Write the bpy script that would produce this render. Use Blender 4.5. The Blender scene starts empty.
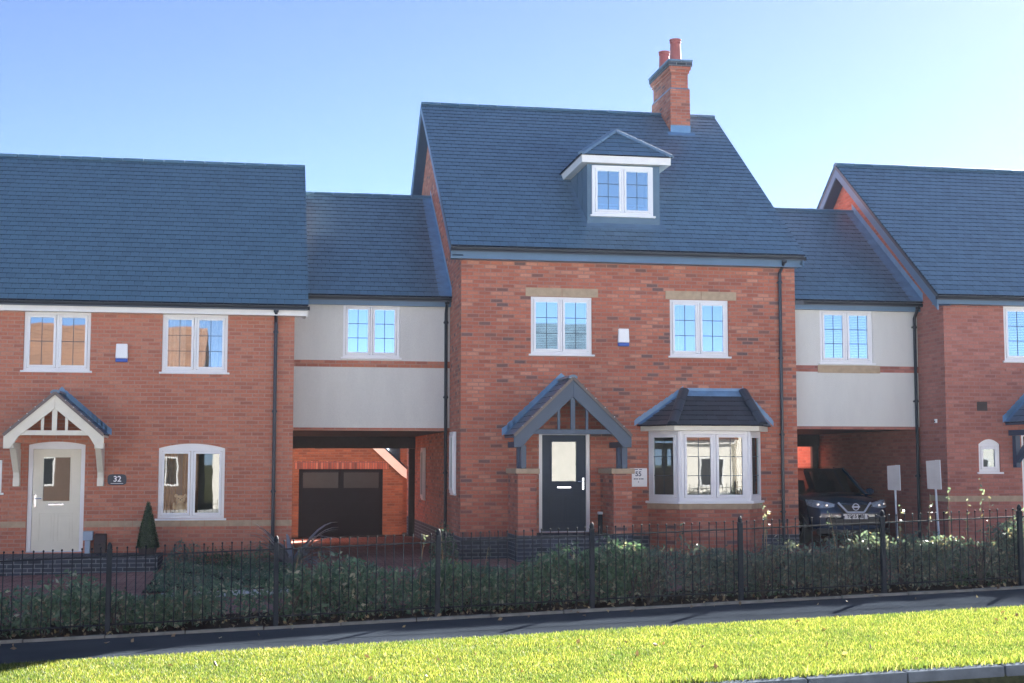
import bpy, math, random
import numpy as np
from mathutils import Vector, Matrix

random.seed(11)
rng = np.random.default_rng(7)
HAZE = .00017
scene = bpy.context.scene
COL = scene.collection
V = Vector

# ------------------------------------------------------------------ helpers
def tag(o, label=None, cat=None, group=None, kind=None):
    if label: o['label'] = label
    if cat: o['category'] = cat
    if group: o['group'] = group
    if kind: o['kind'] = kind
    return o

def root(name, loc, label=None, cat=None, group=None, rz=0.0):
    o = bpy.data.objects.new(name, None)
    o.empty_display_size = 0.2
    COL.objects.link(o)
    o.location = loc
    o.rotation_euler = (0, 0, rz)
    return tag(o, label, cat, group)

def base_of(o):
    p = V((0, 0, 0))
    while o is not None:
        p = p + V(o.location)
        o = o.parent
    return p

class MB:
    """collects faces (world coordinates, through an optional frame) and links them as one mesh"""
    def __init__(s, fr=None):
        s.v = []; s.f = []; s.m = []; s.cur = 0; s.fr = fr
    def P(s, p):
        if s.fr is None: return V(p)
        O, R, I = s.fr
        return O + R * p[0] + I * p[1] + V((0, 0, p[2]))
    def face(s, pts):
        i = len(s.v)
        s.v += [s.P(p) for p in pts]
        s.f.append(tuple(range(i, i + len(pts)))); s.m.append(s.cur)
    def box(s, x0, x1, y0, y1, z0, z1):
        a = [(x0, y0, z0), (x1, y0, z0), (x1, y1, z0), (x0, y1, z0), (x0, y0, z1), (x1, y0, z1), (x1, y1, z1), (x0, y1, z1)]
        for q in ((0, 3, 2, 1), (4, 5, 6, 7), (0, 1, 5, 4), (1, 2, 6, 5), (2, 3, 7, 6), (3, 0, 4, 7)):
            s.face([a[k] for k in q])
    def prism(s, poly, axis, a, b):
        """poly: 2-D points; axis 'y': (x,z) extruded in y; 'x': (y,z); 'z': (x,y)"""
        def mk(p, t):
            return {'y': (p[0], t, p[1]), 'x': (t, p[0], p[1]), 'z': (p[0], p[1], t)}[axis]
        A = [mk(p, a) for p in poly]; B = [mk(p, b) for p in poly]
        ar = sum(poly[i][0] * poly[(i + 1) % len(poly)][1] - poly[(i + 1) % len(poly)][0] * poly[i][1] for i in range(len(poly)))
        flip = (ar > 0) != (axis in 'yz' and axis == 'y')
        n = len(poly)
        fa = list(reversed(A)) if flip else A
        fb = B if flip else list(reversed(B))
        if axis == 'y': pass
        s.face(fa); s.face(fb)
        for i in range(n):
            j = (i + 1) % n
            q = [A[i], A[j], B[j], B[i]]
            s.face(q if flip else q[::-1])
    def beam(s, a, b, w, h, up=(0, 0, 1)):
        a = V(a); b = V(b); d = (b - a).normalized(); u = V(up)
        r = d.cross(u)
        if r.length < 1e-5: r = d.cross(V((0, 1, 0)))
        r.normalize(); u = r.cross(d)
        c = []
        for p in (a, b):
            for (i, j) in ((-1, -1), (1, -1), (1, 1), (-1, 1)):
                c.append(p + r * (i * w / 2) + u * (j * h / 2))
        for q in ((0, 1, 2, 3), (7, 6, 5, 4), (0, 4, 5, 1), (1, 5, 6, 2), (2, 6, 7, 3), (3, 7, 4, 0)):
            s.face([c[k] for k in q])
    def tube(s, path, r, n=8, cap=True):
        path = [V(p) for p in path]
        rs = r if isinstance(r, (list, tuple)) else [r] * len(path)
        rings = []
        for i, p in enumerate(path):
            d = (path[min(i + 1, len(path) - 1)] - path[max(i - 1, 0)]).normalized()
            x = d.cross(V((0.13, 0.97, 0.2)))
            if x.length < 1e-3: x = d.cross(V((1, 0, 0)))
            x.normalize(); y = d.cross(x)
            rings.append([p + x * (rs[i] * math.cos(2 * math.pi * k / n)) + y * (rs[i] * math.sin(2 * math.pi * k / n)) for k in range(n)])
        for A, B in zip(rings, rings[1:]):
            for k in range(n):
                s.face([A[k], A[(k + 1) % n], B[(k + 1) % n], B[k]])
        if cap:
            s.face(rings[0][::-1]); s.face(rings[-1])
    def lathe(s, c, prof, n=16):
        c = V(c)
        rings = [[c + V((r * math.cos(2 * math.pi * k / n), r * math.sin(2 * math.pi * k / n), z)) for k in range(n)] for r, z in prof]
        for A, B in zip(rings, rings[1:]):
            for k in range(n):
                s.face([A[k], A[(k + 1) % n], B[(k + 1) % n], B[k]])
        s.face(rings[0][::-1]); s.face(rings[-1])
    def ball(s, c, r, n=10, sc=(1, 1, 1)):
        prof = []
        c = V(c); m = max(4, n // 2)
        rings = []
        for i in range(m + 1):
            t = math.pi * i / m
            rings.append([c + V((sc[0] * r * max(.02, math.sin(t)) * math.cos(2 * math.pi * k / n), sc[1] * r * max(.02, math.sin(t)) * math.sin(2 * math.pi * k / n), -sc[2] * r * math.cos(t))) for k in range(n)])
        for A, B in zip(rings, rings[1:]):
            for k in range(n):
                s.face([A[k], A[(k + 1) % n], B[(k + 1) % n], B[k]])
    def build(s, name, mats, parent=None, bevel=0.0, smooth=False, weld=False, subsurf=0):
        if not isinstance(mats, (list, tuple)): mats = [mats]
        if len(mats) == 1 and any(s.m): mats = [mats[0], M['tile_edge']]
        off = base_of(parent) if parent is not None else V((0, 0, 0))
        me = bpy.data.meshes.new(name)
        me.from_pydata([tuple(p - off) for p in s.v], [], s.f)
        for m in mats: me.materials.append(m)
        if len(mats) > 1:
            me.polygons.foreach_set('material_index', s.m)
        uv = me.uv_layers.new(name='UVMap')
        for p in me.polygons:
            n = p.normal
            if abs(n.z) < 0.75:
                t = V((-n.y, n.x, 0.0))
                if t.length < 1e-6: t = V((1, 0, 0))
                t.normalize()
                for li, vi in zip(p.loop_indices, p.vertices):
                    w = s.v[vi] if False else (me.vertices[vi].co + off)
                    uv.data[li].uv = (t.dot(w), w.z)
            else:
                for li, vi in zip(p.loop_indices, p.vertices):
                    w = me.vertices[vi].co + off
                    uv.data[li].uv = (w.x, w.y)
        o = bpy.data.objects.new(name, me)
        COL.objects.link(o)
        if parent is not None: o.parent = parent
        if weld or bevel or subsurf:
            w = o.modifiers.new('weld', 'WELD'); w.merge_threshold = 1e-4
        if bevel:
            b = o.modifiers.new('bevel', 'BEVEL'); b.width = bevel; b.segments = 2; b.limit_method = 'ANGLE'; b.angle_limit = math.radians(40)
        if subsurf:
            m = o.modifiers.new('sub', 'SUBSURF'); m.levels = subsurf; m.render_levels = subsurf
        if smooth:
            me.polygons.foreach_set('use_smooth', [True] * len(me.polygons))
        return o

def raw_mesh(name, verts, quads, mat, parent=None, smooth=False):
    """fast mesh from numpy arrays (world coordinates)"""
    off = np.array(base_of(parent)) if parent is not None else np.zeros(3)
    me = bpy.data.meshes.new(name)
    verts = np.asarray(verts, np.float32) - off.astype(np.float32)
    quads = np.asarray(quads, np.int32); k = quads.shape[1]
    me.vertices.add(len(verts)); me.vertices.foreach_set('co', verts.ravel())
    me.loops.add(quads.size); me.loops.foreach_set('vertex_index', quads.ravel())
    me.polygons.add(len(quads)); me.polygons.foreach_set('loop_start', np.arange(len(quads), dtype=np.int32) * k)
    me.update(calc_edges=True); me.validate()
    me.materials.append(mat)
    o = bpy.data.objects.new(name, me); COL.objects.link(o)
    if parent is not None: o.parent = parent
    return o

# ------------------------------------------------------------------ materials
class NT:
    def __init__(s, name):
        s.m = bpy.data.materials.new(name); s.m.use_nodes = True
        s.t = s.m.node_tree; s.t.nodes.clear()
        s.out = s.n('ShaderNodeOutputMaterial')
    def n(s, typ, **kw):
        x = s.t.nodes.new(typ)
        for k, v in kw.items(): setattr(x, k, v)
        return x
    def l(s, a, b): s.t.links.new(a, b)
    def bsdf(s, **kw):
        b = s.n('ShaderNodeBsdfPrincipled')
        for k, v in kw.items():
            b.inputs[k.replace('_', ' ')].default_value = v
        return b
    def noise(s, vec, scale, detail=4, rough=.55):
        x = s.n('ShaderNodeTexNoise'); x.inputs['Scale'].default_value = scale
        x.inputs['Detail'].default_value = detail; x.inputs['Roughness'].default_value = rough
        if vec is not None: s.l(vec, x.inputs['Vector'])
        return x.outputs['Fac']
    def ramp(s, fac, stops, interp='LINEAR'):
        r = s.n('ShaderNodeValToRGB'); r.color_ramp.interpolation = interp
        el = r.color_ramp.elements
        while len(el) < len(stops): el.new(.5)
        for e, (p, c) in zip(el, stops):
            e.position = p; e.color = (*c, 1) if len(c) == 3 else c
        s.l(fac, r.inputs['Fac']); return r.outputs['Color']
    def mix(s, fac, a, b, blend='MIX'):
        m = s.n('ShaderNodeMix', data_type='RGBA', blend_type=blend)
        for sock, v in ((m.inputs[0], fac), (m.inputs[6], a), (m.inputs[7], b)):
            if isinstance(v, (int, float)): sock.default_value = v
            elif isinstance(v, (tuple, list)): sock.default_value = (*v, 1) if len(v) == 3 else v
            else: s.l(v, sock)
        return m.outputs[2]
    def bump(s, h, strength, dist=.01):
        b = s.n('ShaderNodeBump'); b.inputs['Strength'].default_value = strength; b.inputs['Distance'].default_value = dist
        s.l(h, b.inputs['Height']); return b.outputs['Normal']

def pos(nt): return nt.n('ShaderNodeNewGeometry').outputs['Position']

def plain(name, col, rough=.5, var=.12, scale=6.0, bump=0.0, bscale=60.0, matt=False, **kw):
    nt = NT(name); b = nt.n('ShaderNodeBsdfDiffuse') if matt else nt.bsdf(Roughness=rough, **kw)
    p = pos(nt)
    n = nt.noise(p, scale, 5)
    lo = tuple(c * (1 - var) for c in col); hi = tuple(min(1, c * (1 + var)) for c in col)
    nt.l(nt.ramp(n, [(.3, lo), (.7, hi)]), b.inputs['Color' if matt else 'Base Color'])
    if bump: nt.l(nt.bump(nt.noise(p, bscale, 4), bump, .01), b.inputs['Normal'])
    nt.l(b.outputs[0], nt.out.inputs[0]); return nt.m

def brick(name, stops, mortar, bw=.235, bh=.075, ms=.011, blotch=(.8, 1.14), bump=.7, offset=.5):
    nt = NT(name); b = nt.bsdf(Roughness=.82)
    uv = nt.n('ShaderNodeUVMap').outputs[0]
    # slight waviness so that courses are not ruler straight
    nz = nt.n('ShaderNodeTexNoise'); nz.inputs['Scale'].default_value = 9; nt.l(uv, nz.inputs['Vector'])
    vs = nt.n('ShaderNodeVectorMath', operation='SCALE'); vs.inputs['Scale'].default_value = .006
    nt.l(nz.outputs['Color'], vs.inputs[0])
    va = nt.n('ShaderNodeVectorMath', operation='ADD'); nt.l(uv, va.inputs[0]); nt.l(vs.outputs[0], va.inputs[1])
    t = nt.n('ShaderNodeTexBrick'); t.offset = offset
    nt.l(va.outputs[0], t.inputs['Vector'])
    for k, v in (('Scale', 1), ('Mortar Size', ms), ('Mortar Smooth', .3), ('Bias', 0), ('Brick Width', bw), ('Row Height', bh)):
        t.inputs[k].default_value = v
    t.inputs['Color1'].default_value = (0, 0, 0, 1); t.inputs['Color2'].default_value = (1, 1, 1, 1); t.inputs['Mortar'].default_value = (.5, .5, .5, 1)
    col = nt.ramp(t.outputs['Color'], stops)
    # within-brick mottling and wide weathering
    n1 = nt.noise(uv, 22, 5, .65)
    col = nt.mix(.5, col, nt.ramp(n1, [(.25, (.62, .6, .62)), (.75, (1.3, 1.28, 1.25))]), 'MULTIPLY')
    n2 = nt.noise(uv, .9, 5, .6)
    col = nt.mix(1, col, nt.ramp(n2, [(.3, (blotch[0],) * 3), (.7, (blotch[1],) * 3)]), 'MULTIPLY')
    mcol = nt.mix(nt.noise(uv, 5, 3), tuple(c * .75 for c in mortar), tuple(c * 1.2 for c in mortar))
    col = nt.mix(t.outputs['Fac'], col, mcol)
    nt.l(col, b.inputs['Base Color'])
    inv = nt.n('ShaderNodeMath', operation='SUBTRACT'); inv.inputs[0].default_value = 1; nt.l(t.outputs['Fac'], inv.inputs[1])
    ad = nt.n('ShaderNodeMath', operation='MULTIPLY_ADD'); ad.inputs[1].default_value = .3
    nt.l(n1, ad.inputs[0]); nt.l(inv.outputs[0], ad.inputs[2])
    nt.l(nt.bump(ad.outputs[0], bump, .008), b.inputs['Normal'])
    nt.l(b.outputs[0], nt.out.inputs[0]); return nt.m

def leafmat(name, stops, trans=.4, rough=.34, spec=.7):
    nt = NT(name)
    g = nt.n('ShaderNodeNewGeometry')
    col = nt.ramp(g.outputs['Random Per Island'], stops)
    b = nt.bsdf(Roughness=rough); b.inputs['Specular IOR Level'].default_value = spec
    nt.l(col, b.inputs['Base Color'])
    tr = nt.n('ShaderNodeBsdfTranslucent'); nt.l(nt.mix(1, col, (1.25, 1.25, .7), 'MULTIPLY'), tr.inputs['Color'])
    mx = nt.n('ShaderNodeMixShader'); mx.inputs[0].default_value = trans
    nt.l(b.outputs[0], mx.inputs[1]); nt.l(tr.outputs[0], mx.inputs[2]); nt.l(mx.outputs[0], nt.out.inputs[0])
    return nt.m

def tilemat(name, a, b_, rough=.5):
    nt = NT(name); b = nt.bsdf(Roughness=rough); b.inputs['Specular IOR Level'].default_value = .65
    g = nt.n('ShaderNodeNewGeometry')
    col = nt.ramp(g.outputs['Random Per Island'], [(0, tuple(c * .92 for c in a)), (.5, tuple(.5 * (c + d) for c, d in zip(a, b_))), (1, tuple(.25 * c + .75 * d for c, d in zip(a, b_)))])
    n = nt.noise(g.outputs['Position'], 1.1, 6, .65)
    col = nt.mix(1, col, nt.ramp(n, [(.3, (.92, .92, .93)), (.7, (1.07, 1.07, 1.06))]), 'MULTIPLY')
    n2 = nt.noise(g.outputs['Position'], 45, 4, .6)
    col = nt.mix(.6, col, nt.ramp(n2, [(.3, (.75, .75, .75)), (.7, (1.2, 1.2, 1.2))]), 'MULTIPLY')
    nt.l(col, b.inputs['Base Color'])
    nt.l(nt.bump(n2, .3, .006), b.inputs['Normal'])
    nt.l(b.outputs[0], nt.out.inputs[0]); return nt.m

def glassmat(name, refl=.5, tint=(.9, .97, 1.0), wob=.0, tr=(.62, .68, .68)):
    nt = NT(name)
    tb = nt.n('ShaderNodeBsdfTransparent'); tb.inputs[0].default_value = (*tr, 1)
    gl = nt.n('ShaderNodeBsdfGlossy'); gl.inputs['Roughness'].default_value = .012; gl.inputs['Color'].default_value = (*tint, 1)
    if wob:
        n = nt.noise(pos(nt), 1.7, 2, .4)
        nt.l(nt.bump(n, wob, .05), gl.inputs['Normal'])
    mx = nt.n('ShaderNodeMixShader'); mx.inputs[0].default_value = refl
    nt.l(tb.outputs[0], mx.inputs[1]); nt.l(gl.outputs[0], mx.inputs[2]); nt.l(mx.outputs[0], nt.out.inputs[0])
    return nt.m

M = {}
M['brick_main'] = brick('brick_red_multi', [(0, (.15, .09, .085)), (.05, (.22, .10, .08)), (.10, (.36, .11, .068)), (.4, (.45, .132, .076)), (.75, (.50, .165, .098)), (1, (.58, .26, .175))], (.36, .185, .14))
M['brick_left'] = brick('brick_soft_orange', [(0, (.36, .135, .09)), (.25, (.45, .155, .095)), (.7, (.49, .18, .11)), (1, (.52, .22, .14))], (.42, .225, .165), blotch=(.9, 1.08), bump=.35)
M['brick_right'] = brick('brick_plum_red', [(0, (.28, .105, .085)), (.25, (.36, .13, .095)), (.7, (.41, .15, .115)), (1, (.45, .18, .14))], (.34, .165, .135), blotch=(.9, 1.08), bump=.4)
M['brick_blue'] = brick('brick_blue_engineering', [(0, (.022, .028, .04)), (.5, (.035, .045, .065)), (1, (.055, .065, .09))], (.20, .21, .22), ms=.009)
M['brick_soldier'] = brick('brick_soldier_course', [(0, (.12, .06, .055)), (.2, (.27, .085, .06)), (.6, (.38, .125, .08)), (1, (.48, .19, .125))], (.16, .09, .08), bw=.075, bh=.3, ms=.012, offset=0)
M['brick_garage'] = brick('brick_garage', [(0, (.14, .065, .04)), (.2, (.22, .08, .04)), (1, (.30, .12, .06))], (.2, .11, .075))
M['brick_opp'] = brick('brick_opposite', [(0, (.085, .05, .036)), (1, (.13, .075, .053))], (.13, .10, .08), bump=.2)
M['tile_main'] = tilemat('tile_slate_grey', (.078, .165, .245), (.11, .215, .31), .3)
M['tile_left'] = tilemat('tile_slate_blue', (.08, .17, .245), (.105, .205, .285), .32)
M['tile_dark'] = tilemat('tile_charcoal', (.028, .042, .062), (.048, .068, .094), .42)
M['tile_edge'] = plain('tile_edge_shaded', (.008, .015, .028), .85, .15, 20, **{'Specular_IOR_Level': .1})  # rough edge colour plus course shadow, painted dark on the tile fronts
M['tile_brown'] = tilemat('tile_verge_mortar', (.14, .11, .10), (.2, .16, .14), .7)
M['tile_opp'] = tilemat('tile_opposite', (.11, .05, .03), (.15, .068, .04), .8)
M['tile_red'] = tilemat('tile_terracotta', (.22, .08, .045), (.32, .12, .07), .7)
M['white'] = plain('upvc_white', (.82, .83, .84), .28, .02)
M['white_trim'] = plain('white_fascia_paint', (.80, .79, .76), .4, .04)
M['cream'] = plain('cream_paint', (.76, .72, .60), .4, .04)
M['cream_door'] = plain('cream_door', (.72, .69, .57), .35, .03)
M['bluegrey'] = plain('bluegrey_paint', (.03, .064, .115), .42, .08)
M['fascia_grey'] = plain('fascia_bluegrey', (.085, .17, .275), .4, .06)
M['door_navy'] = plain('door_anthracite', (.017, .038, .072), .45, .05, **{'Specular_IOR_Level': .25})
def renderwall():
    nt = NT('wall_render'); b = nt.bsdf(Roughness=.92); p = pos(nt)
    mp = nt.n('ShaderNodeMapping'); mp.inputs['Scale'].default_value = (2.6, 2.6, .7); nt.l(p, mp.inputs['Vector'])
    c = nt.ramp(nt.noise(mp.outputs[0], 1.0, 5, .6), [(.32, (.665, .665, .63)), (.55, (.71, .71, .67)), (.75, (.73, .73, .69))])
    g = nt.noise(p, 75, 3, .6)
    c = nt.mix(1, c, nt.ramp(g, [(.3, (.9, .9, .9)), (.7, (1.05, 1.05, 1.05))]), 'MULTIPLY')
    nt.l(c, b.inputs['Base Color']); nt.l(nt.bump(g, .9, .012), b.inputs['Normal']); nt.l(b.outputs[0], nt.out.inputs[0]); return nt.m
M['render_cream'] = renderwall()
M['stone'] = plain('tan_stone', (.44, .33, .22), .85, .12, 9, .25, 90)
M['lead'] = plain('lead_sheet', (.14, .28, .45), .38, .16, 5, .15, 30)
M['lead_pale'] = plain('lead_apron', (.14, .23, .33), .4, .15, 5)
M['dormer_grey'] = plain('dormer_cladding', (.08, .15, .22), .5, .06, 4)
M['gutter'] = plain('gutter_black_pvc', (.010, .016, .026), .4, .1, **{'Specular_IOR_Level': .25})
M['pipe'] = plain('pipe_dark', (.014, .022, .036), .32, .1)
M['terracotta'] = plain('terracotta_pot', (.33, .095, .085), .7, .12)
M['dark_wood'] = plain('dark_stained_timber', (.022, .02, .022), .6, .2, 8)
M['timber'] = plain('orange_fence_timber', (.36, .17, .07), .75, .3, 7)
M['garage_dark'] = plain('garage_door_paint', (.006, .009, .015), .7, .08, **{'Specular_IOR_Level': .2})
M['frost'] = plain('frosted_pane', (.009, .013, .018), .4, .15)
M['room'] = plain('room_plaster', (.30, .27, .23), .9, .08)
M['curtain'] = plain('curtain_cloth', (.62, .60, .55), .9, .1, 14)
M['curtain_tan'] = plain('curtain_tan', (.46, .25, .12), .9, .15, 10)
M['blind'] = plain('slat_blind', (.72, .73, .72), .7, .04)
M['leadbar'] = plain('glazing_bar_lead', (.06, .085, .11), .5, .05)
M['chrome'] = plain('bright_metal', (.75, .77, .8), .18, .03, Metallic=1.0)
M['iron'] = plain('railing_black_paint', (.008, .0115, .019), .6, .2, 12, **{'Specular_IOR_Level': .15})
M['iron_grey'] = plain('post_grey_paint', (.011, .016, .026), .6, .2, 12, **{'Specular_IOR_Level': .15})
M['galv'] = plain('galvanised_pole', (.5, .54, .6), .45, .08, Metallic=.4)
M['board_pale'] = plain('pale_board', (.66, .68, .70), .6, .05)
M['board_back'] = plain('pale_board_darker', (.48, .45, .43), .6, .07)  # front leaf of the folded boards, darker than the side leaf
M['box_white'] = plain('alarm_white', (.86, .87, .88), .35, .02)
M['box_blue'] = plain('alarm_blue', (.015, .09, .42), .3, .05)
M['meter'] = plain('meter_bluegrey', (.33, .42, .52), .5, .05)
M['vent_brown'] = plain('vent_brown', (.05, .034, .034), .7, .1)
M['slate_sign'] = plain('slate_plaque', (.045, .052, .068), .5, .15, 30)
M['ink'] = plain('dark_ink', (.06, .09, .15), .6, .05)
M['black_ink'] = plain('plate_black', (.015, .015, .018), .5, .05)
M['plate_white'] = plain('plate_face', (.74, .74, .72), .35, .03)
M['glass'] = glassmat('glass_blue_reflective', .68, (.84, 1.0, 1.0), .006)
M['glass_left'] = glassmat('glass_soft_reflective', .34, (.9, 1.0, 1.0), .02)
M['glass_wavy'] = glassmat('glass_wavy_reflective', .085, (.97, .97, .95), .013)
M['glass_dark'] = glassmat('glass_clear', .08, (.9, .97, 1.0), .0)
M['plush'] = plain('plush_tan', (.88, .60, .34), .95, .1, 25, .4, 160)
M['concrete'] = plain('concrete_kerb', (.085, .10, .122), .95, .2, 7, .3, 90, matt=True)
M['edging'] = plain('concrete_edging', (.20, .20, .19), .9, .25, 6, .3, 60, matt=True)
M['pale_edge'] = plain('pale_bed_edging', (.60, .60, .55), .8, .1, 8)

def asphalt():
    nt = NT('asphalt'); b = nt.n('ShaderNodeBsdfDiffuse'); b.inputs['Roughness'].default_value = .6
    p = pos(nt); n = nt.noise(p, 160, 3, .7); n2 = nt.noise(p, 1.3, 5)
    c = nt.ramp(n, [(.3, (.032, .039, .050)), (.62, (.048, .058, .073)), (.8, (.095, .105, .12))])
    c = nt.mix(1, c, nt.ramp(n2, [(.3, (.82,) * 3), (.7, (1.15,) * 3)]), 'MULTIPLY')
    nt.l(c, b.inputs['Color']); nt.l(nt.bump(n, .25, .006), b.inputs['Normal'])
    nt.l(b.outputs[0], nt.out.inputs[0]); return nt.m
M['asphalt'] = asphalt()

M['yard'] = plain('rear_yard_tarmac', (.06, .05, .048), .95, .2, 3, matt=True)
M['road'] = plain('light_bounce_road', (.38, .41, .44), .85, .15, 2, .2, 60, matt=True)  # unseen road made pale so it bounces sunlight onto the house fronts

def paving():
    nt = NT('block_paving'); b = nt.n('ShaderNodeBsdfDiffuse')
    p = pos(nt)
    t = nt.n('ShaderNodeTexBrick'); nt.l(p, t.inputs['Vector'])
    for k, v in (('Scale', 1), ('Mortar Size', .006), ('Brick Width', .21), ('Row Height', .105), ('Bias', 0)): t.inputs[k].default_value = v
    t.inputs['Color1'].default_value = (.31, .17, .14, 1); t.inputs['Color2'].default_value = (.43, .25, .21, 1); t.inputs['Mortar'].default_value = (.13, .09, .08, 1)
    c = nt.mix(1, t.outputs['Color'], nt.ramp(nt.noise(p, .8, 5), [(.3, (.8,) * 3), (.7, (1.15,) * 3)]), 'MULTIPLY')
    nt.l(c, b.inputs['Color']); nt.l(b.outputs[0], nt.out.inputs[0]); return nt.m
M['paving'] = paving()

def soil(name, a, b_, c_):
    nt = NT(name); b = nt.n('ShaderNodeBsdfDiffuse'); p = pos(nt)
    n = nt.noise(p, 14, 6, .7)
    nt.l(nt.ramp(n, [(.3, a), (.55, b_), (.75, c_)]), b.inputs['Color'])
    nt.l(nt.bump(n, .8, .03), b.inputs['Normal']); nt.l(b.outputs[0], nt.out.inputs[0]); return nt.m
M['soil'] = soil('bark_mulch_soil', (.018, .013, .011), (.045, .03, .024), (.10, .065, .045))
M['earth'] = soil('bare_ground', (.05, .055, .03), (.08, .09, .04), (.11, .10, .06))
M['turf'] = soil('turf_base', (.04, .062, .014), (.075, .105, .022), (.115, .13, .04))

def grassmat():
    nt = NT('grass_blades'); g = nt.n('ShaderNodeNewGeometry')
    c = nt.ramp(g.outputs['Random Per Island'], [(0, (.045, .078, .022)), (.5, (.09, .125, .028)), (.85, (.145, .165, .045)), (1, (.29, .26, .13))])
    n = nt.noise(g.outputs['Position'], 1.1, 5, .65)
    c = nt.mix(1, c, nt.ramp(n, [(.28, (.5, .66, .75)), (.5, (.95, .95, .92)), (.72, (1.2, 1.12, .95))]), 'MULTIPLY')
    b = nt.bsdf(Roughness=.5); nt.l(c, b.inputs['Base Color']); b.inputs['Specular IOR Level'].default_value = .3
    tr = nt.n('ShaderNodeBsdfTranslucent'); nt.l(nt.mix(1, c, (1.6, 1.5, .95), 'MULTIPLY'), tr.inputs['Color'])
    mx = nt.n('ShaderNodeMixShader'); mx.inputs[0].default_value = .55
    nt.l(b.outputs[0], mx.inputs[1]); nt.l(tr.outputs[0], mx.inputs[2]); nt.l(mx.outputs[0], nt.out.inputs[0]); return nt.m
M['grass'] = grassmat()
M['leaf_hedge'] = leafmat('leaf_hedge', [(0, (.05, .115, .075)), (.4, (.085, .165, .11)), (.72, (.14, .24, .17)), (.84, (.22, .28, .23)), (.9, (.16, .10, .07)), (.93, (.40, .40, .33)), (1, (.52, .50, .42))])
M['leaf_brown'] = leafmat('leaf_hedge_brown', [(0, (.06, .095, .09)), (.35, (.10, .15, .135)), (.6, (.14, .19, .17)), (.78, (.19, .205, .18)), (.88, (.17, .115, .08)), (.94, (.32, .31, .26)), (1, (.46, .43, .36))])
M['leaf_green'] = leafmat('leaf_fresh', [(0, (.014, .04, .016)), (.5, (.028, .075, .026)), (1, (.06, .12, .05))])
M['leaf_topiary'] = leafmat('leaf_topiary', [(0, (.016, .04, .014)), (.6, (.036, .07, .022)), (1, (.06, .10, .036))], .2)
M['leaf_strap'] = leafmat('leaf_strap', [(0, (.12, .125, .15)), (.5, (.19, .20, .23)), (1, (.30, .31, .34))], .2, .35, .6)
M['leaf_dead'] = leafmat('leaf_fallen', [(0, (.09, .055, .03)), (.6, (.2, .13, .07)), (1, (.45, .36, .2))], .2)
M['twig'] = plain('twig_bark', (.06, .045, .038), .85, .3, 20)
M['twig_pale'] = plain('twig_pale', (.42, .28, .15), .8, .2, 20)

# ------------------------------------------------------------------ terrain
def lerp(a, b, t): return a + (b - a) * t
def zfun(X, Y):
    x = min(45.0, max(-28.0, X))
    zg = -.05 + .0338 * x
    zh = -.2 + .018 * (x + 8)
    t = min(1.0, max(0.0, (Y + 8) / 7)); t = t * t * (3 - 2 * t)
    z = lerp(zg, zh, t)
    z -= .3 * min(1, max(0, (Y - 8.5) / 5))
    return z

def sheet(name, x0, x1, y0, y1, dz, mat, nx=24, ny=8, label=None, bend=None):
    xs = np.linspace(x0, x1, nx + 1); ys = np.linspace(y0, y1, ny + 1)
    v = [(x, y, zfun(x, y) + dz) for y in ys for x in xs]
    q = [(j * (nx + 1) + i, j * (nx + 1) + i + 1, (j + 1) * (nx + 1) + i + 1, (j + 1) * (nx + 1) + i) for j in range(ny) for i in range(nx)]
    o = raw_mesh(name, v, q, mat)
    return tag(o, label, None, None, 'structure')

YK = -15.0      # kerb face of the road
# ground: one sheet out to the horizon
xs = np.array([-900, -300, -120, -60] + list(np.linspace(-30, 46, 39)) + [70, 140, 320, 900.])
ys = np.array([-900, -300, -120, -60, -45, -30, -22.6, YK - .2, YK - .05] + list(np.linspace(-14.5, 16, 42)) + [22, 40, 90, 300, 900.])
vv = []
for y in ys:
    for x in xs:
        z = zfun(x, y) - .012
        if y < YK - .1: z -= .14
        vv.append((x, y, z))
nx = len(xs)
qq = [(j * nx + i, j * nx + i + 1, (j + 1) * nx + i + 1, (j + 1) * nx + i) for j in range(len(ys) - 1) for i in range(nx - 1)]
tag(raw_mesh('ground', vv, qq, M['earth']), 'bare earth of the estate under lawn and paving', None, None, 'structure')

sheet('driveway', -14, 22, -7.6, 9.2, .002, M['paving'], 72, 34, 'pinkish block paved drive in front of the brick houses')
sheet('rear_yard', -6, 14, 9.2, 22, .035, M['yard'], 24, 12, 'paved yard behind the archways')
sheet('planting_bed', -16, 24, -9.4, -7.6, .004, M['soil'], 60, 6, 'dark mulch bed behind the black railings')
sheet('footpath', -40, 50, -11.28, -9.5, .0, M['asphalt'], 90, 5, 'dark asphalt footpath between railings and lawn')
sheet('lawn', -40, 50, -14.93, -11.28, .004, M['turf'], 90, 10, 'bright sunlit grass verge beside the kerb')
sheet('road', -60, 70, -22.5, YK - .13, -.148, M['road'], 60, 6, 'unseen road at the foot of the kerb, made pale to bounce sunlight')

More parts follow.
